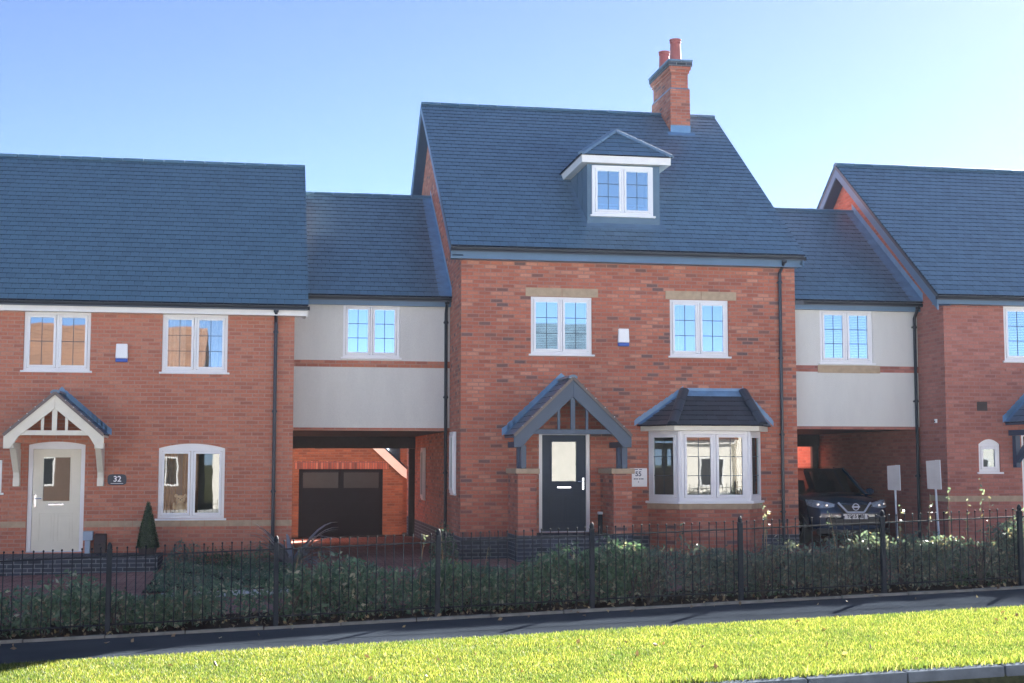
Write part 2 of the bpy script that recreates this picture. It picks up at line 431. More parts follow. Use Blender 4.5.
mb = MB()
for i in range(-45, 50):       # concrete edging strips between path and bed
    x0 = i * .92; x1 = x0 + .905
    j = random.uniform(-.012, .012)
    a = [(x0, -9.5 + j, zfun(x0, -9.4)), (x1, -9.5 + j, zfun(x1, -9.4)), (x1, -9.44 + j, zfun(x1, -9.4)), (x0, -9.44 + j, zfun(x0, -9.4))]
    t = [(p[0], p[1], p[2] + .035 + random.uniform(-.006, .006)) for p in a]
    mb.face(t); mb.face([a[0], a[1], t[1], t[0]]); mb.face([a[2], a[3], t[3], t[2]]); mb.face([a[1], a[2], t[2], t[1]]); mb.face([a[3], a[0], t[0], t[3]])
tag(mb.build('path_edging', M['edging']), 'thin concrete edging between footpath and hedge bed', None, None, 'structure')
mb = MB()
for i in range(-45, 55):       # road kerb stones
    x0 = i * .915; x1 = x0 + .905
    z0 = zfun(x0, YK); z1 = zfun(x1, YK)
    a = [(x0, YK - .13, z0 - .2), (x1, YK - .13, z1 - .2), (x1, YK + .06, z1 - .2), (x0, YK + .06, z0 - .2)]
    t = [(x0, YK - .115, z0 + .01), (x1, YK - .115, z1 + .01), (x1, YK + .06, z1 + .01), (x0, YK + .06, z0 + .01)]
    mb.face(t); mb.face([a[0], a[1], t[1], t[0]]); mb.face([a[2], a[3], t[3], t[2]]); mb.face([a[1], a[2], t[2], t[1]]); mb.face([a[3], a[0], t[0], t[3]])
tag(mb.build('road_kerb', M['concrete'], bevel=.012), 'grey concrete kerb stones along the front of the lawn', None, None, 'structure')

# ------------------------------------------------------------------ building kit
def fr_front(Y): return (V((0, Y, 0)), V((1, 0, 0)), V((0, 1, 0)))
def fr_between(a, b):
    a = V((a[0], a[1], 0)); b = V((b[0], b[1], 0)); R = (b - a).normalized()
    return (a, R, V((-R.y, R.x, 0))), (b - a).length

def wall_holes(mb, x0, x1, z0, z1, holes, depth=.11, y=0.0):
    """front skin (local y = 0, outward is -y) with rectangular holes and their reveals"""
    X = sorted({x0, x1, *[h[0] for h in holes], *[h[1] for h in holes]})
    Z = sorted({z0, z1, *[h[2] for h in holes], *[h[3] for h in holes]})
    for i in range(len(X) - 1):
        for j in range(len(Z) - 1):
            cx = (X[i] + X[i + 1]) / 2; cz = (Z[j] + Z[j + 1]) / 2
            if any(h[0] < cx < h[1] and h[2] < cz < h[3] for h in holes): continue
            mb.face([(X[i], y, Z[j]), (X[i + 1], y, Z[j]), (X[i + 1], y, Z[j + 1]), (X[i], y, Z[j + 1])])
    d = y + depth
    for a, b, c, e in holes:
        mb.face([(a, y, c), (a, d, c), (b, d, c), (b, y, c)])
        mb.face([(a, y, e), (b, y, e), (b, d, e), (a, d, e)])
        mb.face([(a, y, c), (a, y, e), (a, d, e), (a, d, c)])
        mb.face([(b, y, c), (b, d, c), (b, d, e), (b, y, e)])

def arch_pts(x0, x1, zs, rise, n=10):
    return [(x0 + (x1 - x0) * k / n, zs + rise * (1 - (2 * k / n - 1) ** 2)) for k in range(n + 1)]

def window(parent, fr, x0, x1, z0, z1, lights=2, rows=3, cols=2, glass='glass', sill=True, arch=0.0, setb=.035, curtains=None, frame=.055, sash=.05, sill_out=.05):
    """casement window: frame with sashes, each pane, lead bars, sill"""
    m = MB(fr)
    f0, f1 = setb, setb + .06
    zt = z1 - arch
    m.box(x0, x0 + frame, f0, f1, z0, zt); m.box(x1 - frame, x1, f0, f1, z0, zt)
    m.box(x0 + frame, x1 - frame, f0, f1, z0, z0 + frame); m.box(x0 + frame, x1 - frame, f0, f1, zt - frame, zt)
    if arch:
        p = arch_pts(x0, x1, zt + .002, arch)
        m.prism(p + [], 'y', f0 - .008, f1)
    iw = (x1 - x0 - 2 * frame)
    mull = frame * .8
    lw = (iw - mull * (lights - 1)) / lights
    panes = []
    for k in range(lights):
        a = x0 + frame + k * (lw + mull); b = a + lw
        if k: m.box(a - mull, a, f0, f1, z0 + frame, zt - frame)
        c, e = z0 + frame, zt - frame
        s0, s1 = f0 - .016, f0 + .035
        g = .006
        m.box(a + g, a + sash, s0, s1, c + g, e - g); m.box(b - sash, b - g, s0, s1, c + g, e - g)
        m.box(a + sash, b - sash, s0, s1, c + g, c + sash); m.box(a + sash, b - sash, s0, s1, e - sash, e - g)
        panes.append((a + sash, b - sash, c + sash, e - sash))
    w = m.build('window', M['white'], parent, bevel=.006)
    bars = MB(fr)
    for (a, b, c, e) in panes:
        g = MB(fr)
        g.face([(a - .01, f0 + .012, c - .01), (b + .01, f0 + .012, c - .01), (b + .01, f0 + .012, e + .01), (a - .01, f0 + .012, e + .01)])
        g.build('pane', M[glass], w)
        t = .006
        for i in range(1, cols): bars.box(lerp(a, b, i / cols) - t, lerp(a, b, i / cols) + t, f0 + .006, f0 + .010, c, e)
        for j in range(1, rows): bars.box(a, b, f0 + .004, f0 + .0085, lerp(c, e, j / rows) - t, lerp(c, e, j / rows) + t)
    if cols > 1 or rows > 1: bars.build('glazing_bars', M['leadbar'], w)
    if sill:
        s = MB(fr); s.box(x0 - .045, x1 + .045, -sill_out, f1, z0 - .04, z0 - .002)
        s.build('sill', M['white'], w, bevel=.008)
    if curtains:
        cm = MB(fr)
        for (kind, a, b, c, e) in curtains:
            if kind == 'blind':
                z = e
                while z > c:
                    cm.face([(a, f1 + .06, z - .022), (b, f1 + .06, z - .022), (b, f1 + .09, z), (a, f1 + .09, z)]); z -= .034
            else:
                n = max(6, int((b - a) / .035))
                pts = [(lerp(a, b, i / n), f1 + .12 + .03 * (1 if i % 2 else -1) + random.uniform(-.008, .008)) for i in range(n + 1)]
                waist = .0
                for i in range(n):
                    cm.face([(pts[i][0], pts[i][1], c), (pts[i + 1][0], pts[i + 1][1], c), (pts[i + 1][0], pts[i + 1][1], e), (pts[i][0], pts[i][1], e)])
        cm.build('curtain', M[{'blind': 'blind', 'cloth': 'curtain', 'tan': 'curtain_tan'}[curtains[0][0]]], w)
    return w

def rooms(parent, fr, holes, depth=1.6, d0=.11, mat='room', mg=.5):
    m = MB(fr)
    for (a, b, c, e) in holes:
        A = a - mg; B = b + mg; Cc = c - mg * 1.2; E_ = e + mg * .6
        y0 = d0 + .005; y1 = depth
        m.face([(A, y1, Cc), (B, y1, Cc), (B, y1, E_), (A, y1, E_)])
        m.face([(A, y0, Cc), (A, y1, Cc), (A, y1, E_), (A, y0, E_)]); m.face([(B, y1, Cc), (B, y0, Cc), (B, y0, E_), (B, y1, E_)])
        m.face([(A, y0, Cc), (B, y0, Cc), (B, y1, Cc), (A, y1, Cc)]); m.face([(A, y0, E_), (A, y1, E_), (B, y1, E_), (B, y0, E_)])
    return m.build('room_interior', M[mat], parent)

def tiles(mb, O, R, S, L0, L1, R0, R1, length, gauge=.225, tw=.165, th=.031, jit=.002):
    """tiled slope: O origin at the eave, R along, S up the slope; left edge from L0 (eave) to L1 (top), right R0..R1"""
    O = V(O); R = V(R).normalized(); S = V(S).normalized(); N = R.cross(S).normalized()
    n = max(1, round(length / gauge)); g = length / n
    def P(u, s, h): return O + R * u + S * s + N * h
    for j in range(n):
        s0 = j * g; s1 = min(length, (j + 1) * g + .05)
        la, lb = lerp(L0, L1, s0 / length), lerp(L0, L1, s1 / length)
        ra, rb = lerp(R0, R1, s0 / length), lerp(R0, R1, s1 / length)
        u = min(la, lb) - random.random() * .02 - (tw / 2 if j % 2 else 0)
        while u < max(ra, rb):
            a, b = u + .0025, u + tw - .0025
            u += tw
            a0, b0 = max(a, la), min(b, ra); a1, b1 = max(a, lb), min(b, rb)
            if b0 - a0 < .004 and b1 - a1 < .004: continue
            b0 = max(b0, a0); b1 = max(b1, a1)
            h0 = th + random.uniform(-jit, jit) * .6; h1 = max(.004, th - .0105)
            ds = random.uniform(-jit, jit)
            p = [P(a0, s0 + ds, h0), P(b0, s0 + ds, h0), P(b1, s1, h1), P(a1, s1, h1)]
            q = [P(a0, s0 + ds + .001, h0 - .03), P(b0, s0 + ds + .001, h0 - .03)]
            i = len(mb.v); mb.v += p + q
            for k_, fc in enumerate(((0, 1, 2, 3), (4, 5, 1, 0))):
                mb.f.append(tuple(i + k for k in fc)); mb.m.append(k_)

def ridge_caps(mb, a, b, r=.11, seg=.42, n=7, drop=.03, up=(0, 0, 1)):
    a = V(a); b = V(b); d = (b - a); L = d.length; d.normalize()
    s = d.cross(V(up)).normalized(); u = s.cross(d)
    k = max(1, round(L / seg)); g = L / k
    for i in range(k):
        p0 = a + d * (i * g + .007); p1 = a + d * ((i + 1) * g - .007)
        jr = r + random.uniform(-.004, .004)
        A = []; B = []
        for t in range(n + 1):
            an = math.pi * t / n
            o = s * (jr * math.cos(an)) + u * (jr * .75 * math.sin(an) - drop)
            A.append(p0 + o); B.append(p1 + o)
        for t in range(n): mb.face([A[t], A[t + 1], B[t + 1], B[t]])
        mb.face(A[::-1]); mb.face(B)

def gable_roof(parent, x0, x1, ye, ze, yr, zr, mat, gauge, verge_l=None, verge_r=None, soffit_wall=None, zt=.0):
    """two tiled slopes about a ridge along X; returns the roof part"""
    yb = 2 * yr - ye
    m = MB()
    L = math.hypot(yr - ye, zr - ze)
    tiles(m, (0, ye, ze), (1, 0, 0), (0, yr - ye, zr - ze), x0, x0, x1, x1, L, gauge)
    # rear slope
    tiles(m, (0, yb, ze), (-1, 0, 0), (0, yr - yb, zr - ze), -x1, -x1, -x0, -x0, L, gauge * 1.6, .6)
    rf = m.build('roof', M[mat], parent)
    k = MB()      # solid deck under the tiles
    k.prism([(ye + .03, ze - .006), (yr, zr - .006), (yb - .03, ze - .006), (yb - .03, ze - .09), (yr, zr - .10), (ye + .03, ze - .09)], 'x', x0 + .012, x1 - .012)
    k.build('roof_deck', M['tile_dark'], rf)
    rc = MB(); ridge_caps(rc, (x0, yr, zr), (x1, yr, zr), .12, .45)
    rc.build('ridge_tiles', M[mat], rf)
    return rf

def gutter_run(parent, x0, x1, y, z, r=.06):
    m = MB(); n = 8
    prof = [(-r * math.cos(math.pi * t / n), -r * math.sin(math.pi * t / n)) for t in range(n + 1)]
    prof = [(y + p[0], z + p[1]) for p in prof]
    inner = [(y + (p[0] - y) * .86, z + (p[1] - z) * .86) for p in prof[::-1]]
    m.prism(prof + inner, 'x', x0, x1)
    k = x0 + .4
    while k < x1:
        m.box(k - .012, k + .012, y - r - .006, y + r, z - .012, z + .008); k += .9
    m.box(x0 - .004, x0 + .012, y - r - .003, y + r, z - r - .003, z + .004); m.box(x1 - .012, x1 + .004, y - r - .003, y + r, z - r - .003, z + .004)
    return m.build('gutter', M['gutter'], parent)

def downpipe(parent, x, ywall, ztop, zbot, yg, mat='pipe', r=.034):
    m = MB()
    m.tube([(x, yg, ztop), (x, yg, ztop - .06), (x, ywall - .055, ztop - .26), (x, ywall - .055, zbot + .05), (x, ywall - .12, zbot - .02)], r, 10)
    m.lathe((x, yg, ztop - .09), [(.042, 0), (.05, .02), (.05, .09), (.042, .11)], 10)
    z = ztop - .45
    while z > zbot:
        m.box(x - .05, x + .05, ywall - .06, ywall - .002, z - .016, z + .016)
        m.lathe((x, ywall - .055, z - .03), [(.036, 0), (.041, .008), (.041, .06), (.036, .068)], 10)
        z -= 1.55
    return m.build('downpipe', M[mat], parent)

def front_door(parent, fr, x0, x1, z0, z1, mat, glass, arch=0.0, handle_right=True, frame=.07, setb=.05, gz=(.52, .93), gx=(.22, .78)):
    m = MB(fr); zt = z1 - arch
    m.box(x0, x0 + frame, setb, setb + .07, z0, zt); m.box(x1 - frame, x1, setb, setb + .07, z0, zt)
    m.box(x0 + frame, x1 - frame, setb, setb + .07, zt - frame, zt)
    if arch: m.prism(arch_pts(x0, x1, zt + .002, arch), 'y', setb - .006, setb + .07)
    dr = m.build('door_frame', M['white'], parent, bevel=.005)
    a, b, c, e = x0 + frame + .004, x1 - frame - .004, z0 + .02, zt - frame - .004
    ga, gb = lerp(a, b, gx[0]), lerp(a, b, gx[1]); gc, ge = lerp(c, e, gz[0]), lerp(c, e, gz[1])
    y0, y1 = setb + .02, setb + .064
    d = MB(fr)
    d.box(a, ga, y0, y1, c, e); d.box(gb, b, y0, y1, c, e); d.box(ga, gb, y0, y1, c, gc); d.box(ga, gb, y0, y1, ge, e)
    for (p, q) in ((.14, .47), (.53, .86)):       # moulded lower panels
        pa, pb = lerp(a, b, p), lerp(a, b, q); pc, pe = lerp(c, e, .09), lerp(c, e, .37)
        t = .018
        for bx in ((pa, pb, pc, pc + t), (pa, pb, pe - t, pe), (pa, pa + t, pc + t, pe - t), (pb - t, pb, pc + t, pe - t)):
            d.box(bx[0], bx[1], y0 - .010, y0 - .0005, bx[2], bx[3])
        d.box(pa + .05, pb - .05, y0 - .008, y0 - .0005, pc + .05, pe - .05)
    t = .025
    for bx in ((ga - t, gb + t, gc - t, gc), (ga - t, gb + t, ge, ge + t), (ga - t, ga, gc, ge), (gb, gb + t, gc, ge)):
        d.box(bx[0], bx[1], y0 - .014, y0 - .0005, bx[2], bx[3])
    lf = d.build('door', M[mat], parent, bevel=.004)
    g = MB(fr); g.face([(ga, y0 + .01, gc), (gb, y0 + .01, gc), (gb, y0 + .01, ge), (ga, y0 + .01, ge)])
    g.build('door_pane', M[glass], lf)
    l = MB(fr); mz = lerp(c, e, .455); l.box(lerp(a, b, .34), lerp(a, b, .66), y0 - .014, y0, mz - .018, mz + .018)
    l.build('letter_plate', M['chrome'], lf, bevel=.004)
    h = MB(fr); hx = b - .055 if handle_right else a + .055; hz = lerp(c, e, .5); sgn = -1 if handle_right else 1
    h.box(hx - .018, hx + .018, y0 - .012, y0, hz - .13, hz + .1)
    h.tube([(hx, y0 - .01, hz + .03), (hx, y0 - .055, hz + .03), (hx + sgn * .12, y0 - .055, hz + .03)], .011, 8)
    h.build('handle', M['chrome'], lf)
    th = MB(fr); th.box(x0, x1, setb - .03, setb + .09, z0 - .03, z0 + .018); th.build('threshold', M['galv'], parent)
    return dr

def side_wall_poly(yf, yb, z0, ze, yr, zr):
    return [(yf, z0), (yb, z0), (yb, ze), (yr, zr), (yf, ze)]

def dentils(parent, x0, x1, y, z, w=.105, step=.21, h=.07, out=.022, mat='brick_main'):
    m = MB(); x = x0
    while x + w < x1:
        m.box(x, x + w, y - out - random.uniform(0, .004), y - .001, z, z + h); x += step
    m.box(x0, x1, y - out * .6, y - .001, z + h + .002, z + h + .058)
    return m.build('dentil_course', M[mat], parent)

def barge(mb, x, ye, ze, yr, zr, depth=.2, th=.03, sides=('f', 'b')):
    """barge boards of a gable on the plane x .. x+th"""
    yb = 2 * yr - ye
    if 'f' in sides: mb.prism([(ye, ze - .02), (yr, zr - .02), (yr, zr - .02 - depth), (ye, ze - .02 - depth)], 'x', x, x + th)
    if 'b' in sides: mb.prism([(yr + .001, zr - .02), (yb, ze - .02), (yb, ze - .02 - depth), (yr + .001, zr - .02 - depth)], 'x', x, x + th)

def porch_canopy(parent, cx, yw, yf, half, za, ze, zb, tile_mat, paint, kick=.14, verge='tile_brown', ext=.05):
    """small gabled door canopy: tiles, lead flashing, barge boards with fretwork"""
    m = MB()
    # slopes run down in X, ridge along Y
    for sgn in (-1, 1):
        L = math.hypot(half, za - ze)
        if sgn < 0: tiles(m, (cx - half, yw, ze), (0, -1, 0), (half, 0, za - ze), 0, 0, yw - yf + ext, yw - yf + ext, L, .17, .22, .018)
        else: tiles(m, (cx + half, yw, ze), (0, 1, 0), (-half, 0, za - ze), -(yw - yf + ext), -(yw - yf + ext), 0, 0, L, .17, .22, .018)
    rf = m.build('porch_roof', M[tile_mat], parent)
    k = MB(); k.prism([(cx - half + .01, ze - .005), (cx, za - .005), (cx + half - .01, ze - .005), (cx + half - .01, ze - .05), (cx, za - .06), (cx - half + .01, ze - .05)], 'y', yf - ext + .012, yw - .002)
    k.build('porch_ceiling', M[paint], rf)
    rc = MB(); ridge_caps(rc, (cx, yf - ext, za + .01), (cx, yw, za + .01), .09, .4); rc.build('ridge_tiles', M[tile_mat], rf)
    # verge mortar with clips
    vm = MB()
    for sgn in (-1, 1):
        a = V((cx, yf - ext, za + .0)); b = V((cx + sgn * half, yf - ext, ze))
        vm.beam(a + V((0, -.006, -.012)), b + V((0, -.006, -.012)), .02, .055)
    vm.build('verge', M[verge], rf)
    cl = MB()
    for sgn in (-1, 1):
        for t in (.22, .38, .54, .70, .86):
            p = V((cx + sgn * half * t, yf - ext - .02, lerp(za, ze, t)))
            cl.box(p.x - .009, p.x + .009, p.y - .003, p.y + .05, p.z + .012, p.z + .028)
    cl.build('verge_clips', M['board_pale'], rf)
    # stepped lead flashing against the wall
    lf = MB()
    nst = 11
    for sgn in (-1, 1):
        for i in range(nst):
            t0, t1 = i / nst, (i + 1) / nst
            xa, xb = cx + sgn * half * t0, cx + sgn * (half + .05) * t1
            zl0, zl1 = lerp(za, ze, t0), lerp(za, ze, t1)
            q = [(xa, yw - .008, zl0 + .005), (xb, yw - .008, zl1 + .005), (xb, yw - .008, zl0 + .05), (xa, yw - .008, zl0 + .15)]
            lf.face(q if sgn > 0 else q[::-1])
        # dressed down over the tiles
        a0, a1 = V((cx, yw - .006, za + .03)), V((cx + sgn * half, yw - .006, ze + .03)); o = V((0, -.13, 0))
        q = [a0 + o, a1 + o, a1, a0]
        lf.face(q if sgn > 0 else q[::-1])
    lf.build('lead_flashing', M['lead'], rf)
    # barge boards with a kick at the foot + fretwork
    bb = MB()
    w = .175 * half / .9
    for sgn in (-1, 1):
        def X(t): return cx + sgn * half * t
        top = [(X(0), za - .045), (X(.8), lerp(za, ze, .8) - .05), (X(1.0), ze - .03)]
        bot = [(X(1.0), zb), (X(.86), zb), (X(.70), lerp(za, ze, .70) - w * 1.55), (X(0), za - .045 - w * 1.5)]
        bb.prism(top + bot, 'y', yf - .03 + (.0015 if sgn > 0 else 0), yf + .02 + (.0015 if sgn > 0 else 0))
    b_ = bb.build('barge_board', M[paint], parent, bevel=.006)
    fw = MB()
    zc = lerp(za, ze, .74) - w * 1.0
    fw.box(cx - half * .78, cx + half * .78, yf - .012, yf + .035, zc - .045, zc + .045)
    fw.box(cx - .045, cx + .045, yf - .008, yf + .03, zc + .046, za - w * 1.3)
    for sgn in (-1, 1):
        xk = cx + sgn * half * .24
        fw.box(xk - .026, xk + .026, yf - .006, yf + .03, zc + .046, lerp(za, ze, .24) - w * 1.25)
    fw.build('gable_frame', M[paint], parent, bevel=.004)
    for sgn in (-1, 1):       # eaves beams running back to the wall
        pl = MB(); xk = cx + sgn * (half - .12)
        pl.box(xk - .05, xk + .05, yf + .021, yw - .001, zb + .002, zb + .11)
        pl.build('eaves_beam', M[paint], parent, bevel=.004)
    return rf

# ------------------------------------------------------------------ MAIN (three storey) HOUSE
W = 6.9
H1 = root('detached_house', (3.45, 0, .0), 'tall red brick three storey house with chimney and roof dormer in the centre', 'house')
YR1, ZE1, ZR1 = 5.237, 5.99, 10.255
SL1 = (ZR1 - ZE1) / (YR1 + .4)
mainwins = [(1.39, 2.63, 3.95, 5.09), (4.24, 5.47, 3.95, 5.09)]
maindoor = (1.55, 2.585, .45, 2.43)
bayhole = (3.82, 6.02, .92, 2.42)
m = MB(fr_front(0))
wall_holes(m, 0, W, -.35, 5.78, mainwins + [maindoor, bayhole])
m2 = MB()
m2.v, m2.f, m2.m = m.v, m.f, m.m
ROOFY = lambda y: ZE1 + SL1 * (y + .4) - .1
poly = [(.0, -.35), (10.474, -.35), (10.474, 5.9), (YR1, ZR1 - .12), (.0, 5.9)]
for x, flip in ((0.0, 1), (W, 0)):
    q = [(x, p[0], p[1]) for p in poly]
    m2.face(q[::-1] if flip else q)
m2.face([(W, 10.474, -.35), (0, 10.474, -.35), (0, 10.474, 5.9), (W, 10.474, 5.9)])
m2.face([(0, 0, 5.78), (W, 0, 5.78), (W, 0, 5.9), (0, 0, 5.9)])
m2.build('wall', M['brick_main'], H1)
rooms(H1, fr_front(0), mainwins + [(3.9, 5.95, .95, 2.4), maindoor])

pb = MB()
pb.box(-.006, 1.55 - .6, -.007, .0, -.34, .375); pb.box(3.15, W + .006, -.007, .0, -.34, .375); pb.box(-.007, .0, .0, 10.4, -.34, .375)
pb.build('plinth', M['brick_blue'], H1)
for xa, xb in ((-.004, .955), (3.16, W + .004)):
    sc_ = MB(); sc_.box(xa, xb, -.005, 0, .378, .475); sc_.build('soldier_course', M['brick_soldier'], H1)
dentils(H1, .0, W, 0, 3.745)

roof1 = gable_roof(H1, -.255, 6.975, -.4, ZE1, YR1, ZR1, 'tile_main', .19)
for xk in (-.25, 6.94):
    bg = MB(); barge(bg, xk, -.36, ZE1 - .035, YR1, ZR1 - .03, .17, .025); bg.build('barge_board', M['fascia_grey'], H1)
for xa, xb in ((-.224, -.001), (W + .001, 6.938)):
    sf = MB()
    for s in (1, -1):
        ya, yb = (-.3, YR1) if s > 0 else (10.774, YR1)
        q = [(xa, ya, ZE1 - .17), (xb, ya, ZE1 - .17), (xb, yb, ZR1 - .2), (xa, yb, ZR1 - .2)]
        sf.face(q)
    sf.build('soffit', M['bluegrey'], H1)
fs = MB(); fs.box(-.25, 6.96, -.26, -.235, 5.775, 5.93); fs.box(-.22, 6.93, -.234, -.002, 5.782, 5.80)
fs.build('fascia', M['fascia_grey'], H1)
gutter_run(H1, -.25, 7.0, -.33, 5.965, .062)
downpipe(H1, 6.56, 0, 5.93, .2, -.32)
for a, b in ((1.285, 2.755), (4.15, 5.64)):
    l = MB(); mid = (a + b) / 2
    l.box(a, mid - .003, -.012, .1, 5.093, 5.265); l.box(mid + .003, b, -.012, .1, 5.093, 5.265)
    l.build('lintel', M['stone'], H1, bevel=.006)
for i, wd in enumerate(mainwins):
    window(H1, fr_front(0), *wd, curtains=[('cloth', wd[0] + .06, wd[0] + .3, wd[2], wd[3])] if i else [('blind', wd[0] + .08, wd[1] - .08, wd[2] + .05, wd[2] + .62)])
front_door(H1, fr_front(0), *maindoor[:2], .45, 2.43, 'door_navy', 'glass_wavy', 0, True, frame=.075)
# tall narrow windows in the left flank wall
frL = (V((0, 0, 0)), V((0, -1, 0)), V((1, 0, 0)))
for (ya, yb, za, zb) in ((.55, 1.15, 1.2, 2.42), (5.9, 6.5, .95, 2.15)):
    window(H1, (V((-.0, 0, 0)), V((0, -1, 0)), V((1, 0, 0))), -yb, -ya, za, zb, 1, 1, 1, glass='glass_wavy', setb=-.07)

# landing with blue brick front between porch piers
ld = MB(); ld.box(.953, 3.147, -.95, -.001, -.3, .445)
ld.build('landing', M['brick_blue'], H1)
for xa, xb in ((.94, 1.30), (2.785, 3.145)):
    p = MB(); p.box(xa, xb, -1.05, -.002, .45, 1.60); pr = p.build('porch_pier', M['brick_main'], H1)
    p = MB(); p.box(xa - .004, xb + .004, -1.056, -.004, -.32, .447); p.build('pier_base', M['brick_blue'], pr)
    c = MB(); c.box(xa - .05, xb + .05, -1.10, -.003, 1.602, 1.70); c.build('coping', M['stone'], pr, bevel=.012)
    for yy in (-.93, -.58):
        q = MB(); xm = (xa + xb) / 2 + (-.06 if xa < 2 else .06); q.box(xm - .055, xm + .055, yy - .055, yy + .055, 1.70, 2.14)
        q.build('porch_post', M['bluegrey'], H1, bevel=.006)
pc = 2.0
porch_canopy(H1, pc, -.001, -1.05, 1.14, 3.43, 2.33, 2.10, 'tile_main', 'bluegrey')

# bay window
BP = [(3.76, 0), (4.24, -.58), (5.66, -.58), (6.12, 0)]
bm = MB()
for i in range(3):
    a, b = BP[i], BP[i + 1]
    bm.face([(*a, -.3), (*b, -.3), (*b, .90), (*a, .90)])
bm.build('bay_base', M['brick_main'], H1)
def off_poly(d):
    c = V((4.94, .2)); return [(p[0] + (d if p[0] > 5 else -d) * (.9), p[1] - (d if p[1] < 0 else 0)) for p in BP]
s = MB(); q = off_poly(.07); s.prism(q, 'z', 1.012, 1.06); s.build('bay_sill', M['white'], H1, bevel=.008)
s = MB(); q = off_poly(.03); s.prism(q, 'z', .905, 1.008); s.build('stone_sill', M['stone'], H1, bevel=.006)
for i, lights in ((0, 1), (1, 2), (2, 1)):
    frm, Lw = fr_between(BP[i], BP[i + 1])
    pad = .015
    window(H1, frm, pad, Lw - pad, 1.062, 2.43, lights, 3, 2, glass='glass_wavy' if i == 1 else 'glass_dark', sill=False, setb=.0, frame=.07, sash=.055)
for p in BP[1:3]:
    bp = MB(); bp.lathe((p[0], p[1] + .02, 1.062), [(.045, 0), (.045, 1.368)], 8); bp.build('bay_post', M['white'], H1)
s = MB(); q = off_poly(.17); s.prism(q, 'z', 2.432, 2.535); s.build('bay_fascia', M['cream'], H1, bevel=.008)
cu = MB()
for a, b in ((4.2, 4.35), (5.45, 5.62)):
    n = 8
    for k in range(n):
        cu.face([(lerp(a, b, k / n), -.32 + (.03 if k % 2 else 0), 1.1), (lerp(a, b, (k + 1) / n), -.32 + (0 if k % 2 else .03), 1.1), (lerp(a, b, (k + 1) / n), -.32 + (0 if k % 2 else .03), 2.4), (lerp(a, b, k / n), -.32 + (.03 if k % 2 else 0), 2.4)])
cu.build('curtain', M['curtain_tan'], H1)
e = off_poly(.24); zt, zb_ = 3.22, 2.54
T = [(4.45, -.02), (4.55, -.02), (5.72, -.02), (5.82, -.02)]
m = MB()
eL, eF0, eF1, eR = [V((p[0], p[1], zb_)) for p in e]
tA, tB = V((4.50, -.02, zt)), V((5.74, -.02, zt))
# front slope
Lf = (V((0, tA.y, zt)) - V((0, eF0.y, zb_))).length
tiles(m, (0, eF0.y, zb_), (1, 0, 0), (0, tA.y - eF0.y, zt - zb_), eF0.x, tA.x, eF1.x, tB.x, Lf, .155, .2, .016)
# hip cheeks: triangles eL-eF0-tA and eF1-eR-tB
def hip(mb, a, b, t, gauge=.155, tw=.27):
    R = (b - a).normalized(); d = t - a; u = d.dot(R); S = d - R * u
    tiles(mb, a, R, S, 0, u, (b - a).length, u, S.length, gauge, tw, .016)
hip(m, eL, eF0, tA); hip(m, eF1, eR, tB)
br = m.build('bay_roof', M['tile_dark'], H1)
dk = MB()
dk.face([eF0 - V((0, 0, .004)), eF1 - V((0, 0, .004)), tB - V((0, 0, .004)), tA - V((0, 0, .004))]); dk.face([eL - V((0, 0, .004)), eF0 - V((0, 0, .004)), tA - V((0, 0, .004))]); dk.face([eF1 - V((0, 0, .004)), eR - V((0, 0, .004)), tB - V((0, 0, .004))])
dk.face([eL, eR, eF1, eF0]); dk.build('roof_deck', M['tile_dark'], br)
for ea, ta in ((eF0, tA), (eF1, tB)):
    hc = MB(); ridge_caps(hc, ea + V((0, 0, .03)), ta + V((0, -.05, .05)), .105, .40, 8, .02); hc.build('hip_tiles', M['tile_dark'], br)
lf = MB()
nst = 9
for (t, ee, sgn) in ((tA, eL, -1), (tB, eR, 1)):
    for i in range(nst):
        a0, a1 = i / nst, (i + 1) / nst
        xa, xb = lerp(t.x, ee.x + sgn * .06, a0), lerp(t.x, ee.x + sgn * .06, a1)
        za, zb2 = lerp(zt, zb_, a0), lerp(zt, zb_, a1)
        q = [(xa, -.008, za + .0), (xb, -.008, zb2 + .0), (xb, -.008, za + .03), (xa, -.008, za + .13)]
        lf.face(q if sgn > 0 else q[::-1])
    wd = V((-sgn * .12, -.15, 0))
    q = [V((t.x, -.01, zt + .03)), V((ee.x, -.01, zb_ + .035)), V((ee.x - sgn * .10, -.10, zb_ + .04)), V((t.x, -.13, zt - .05))]
    lf.face(q if sgn < 0 else q[::-1])
lf.box(tA.x - .02, tB.x + .02, -.03, -.006, zt - .03, zt + .085)
lf.face([(tA.x, -.16, zt - .085), (tB.x, -.16, zt - .085), (tB.x, -.028, zt + .035), (tA.x, -.028, zt + .035)])
lf.build('lead_flashing', M['lead'], br)

# dormer
dm = MB(); DY, dx0, dx1, dz0, dz1 = .45, 2.66, 4.18, 6.46, 7.90
dwin = (2.745, 4.03, 6.85, 7.87)
dm2 = MB(fr_front(DY)); wall_holes(dm2, dx0, dx1, dz0, dz1, [dwin], .08)
roofz = lambda y: ZE1 + SL1 * (y + .4)
for x, fl in ((dx0, 1), (dx1, 0)):
    yb = (dz1 - ZE1) / SL1 - .4
    q = [V((x, DY, dz0)), V((x, yb + .1, dz1)), V((x, DY, dz1))]
    dm2.fr = None
    dm2.face(q if not fl else q[::-1])
dr = dm2.build('dormer', M['dormer_grey'], H1)
sm = MB()
for yy in (.95, 1.4): sm.box(dx0 - .012, dx0 - .001, yy - .012, yy + .012, roofz(yy) + .02, dz1)
sm.box(dx0 - .014, dx0 + .05, DY - .014, DY - .001, dz0 + .02, dz1)
sm.build('cladding_seam', M['dormer_grey'], dr)
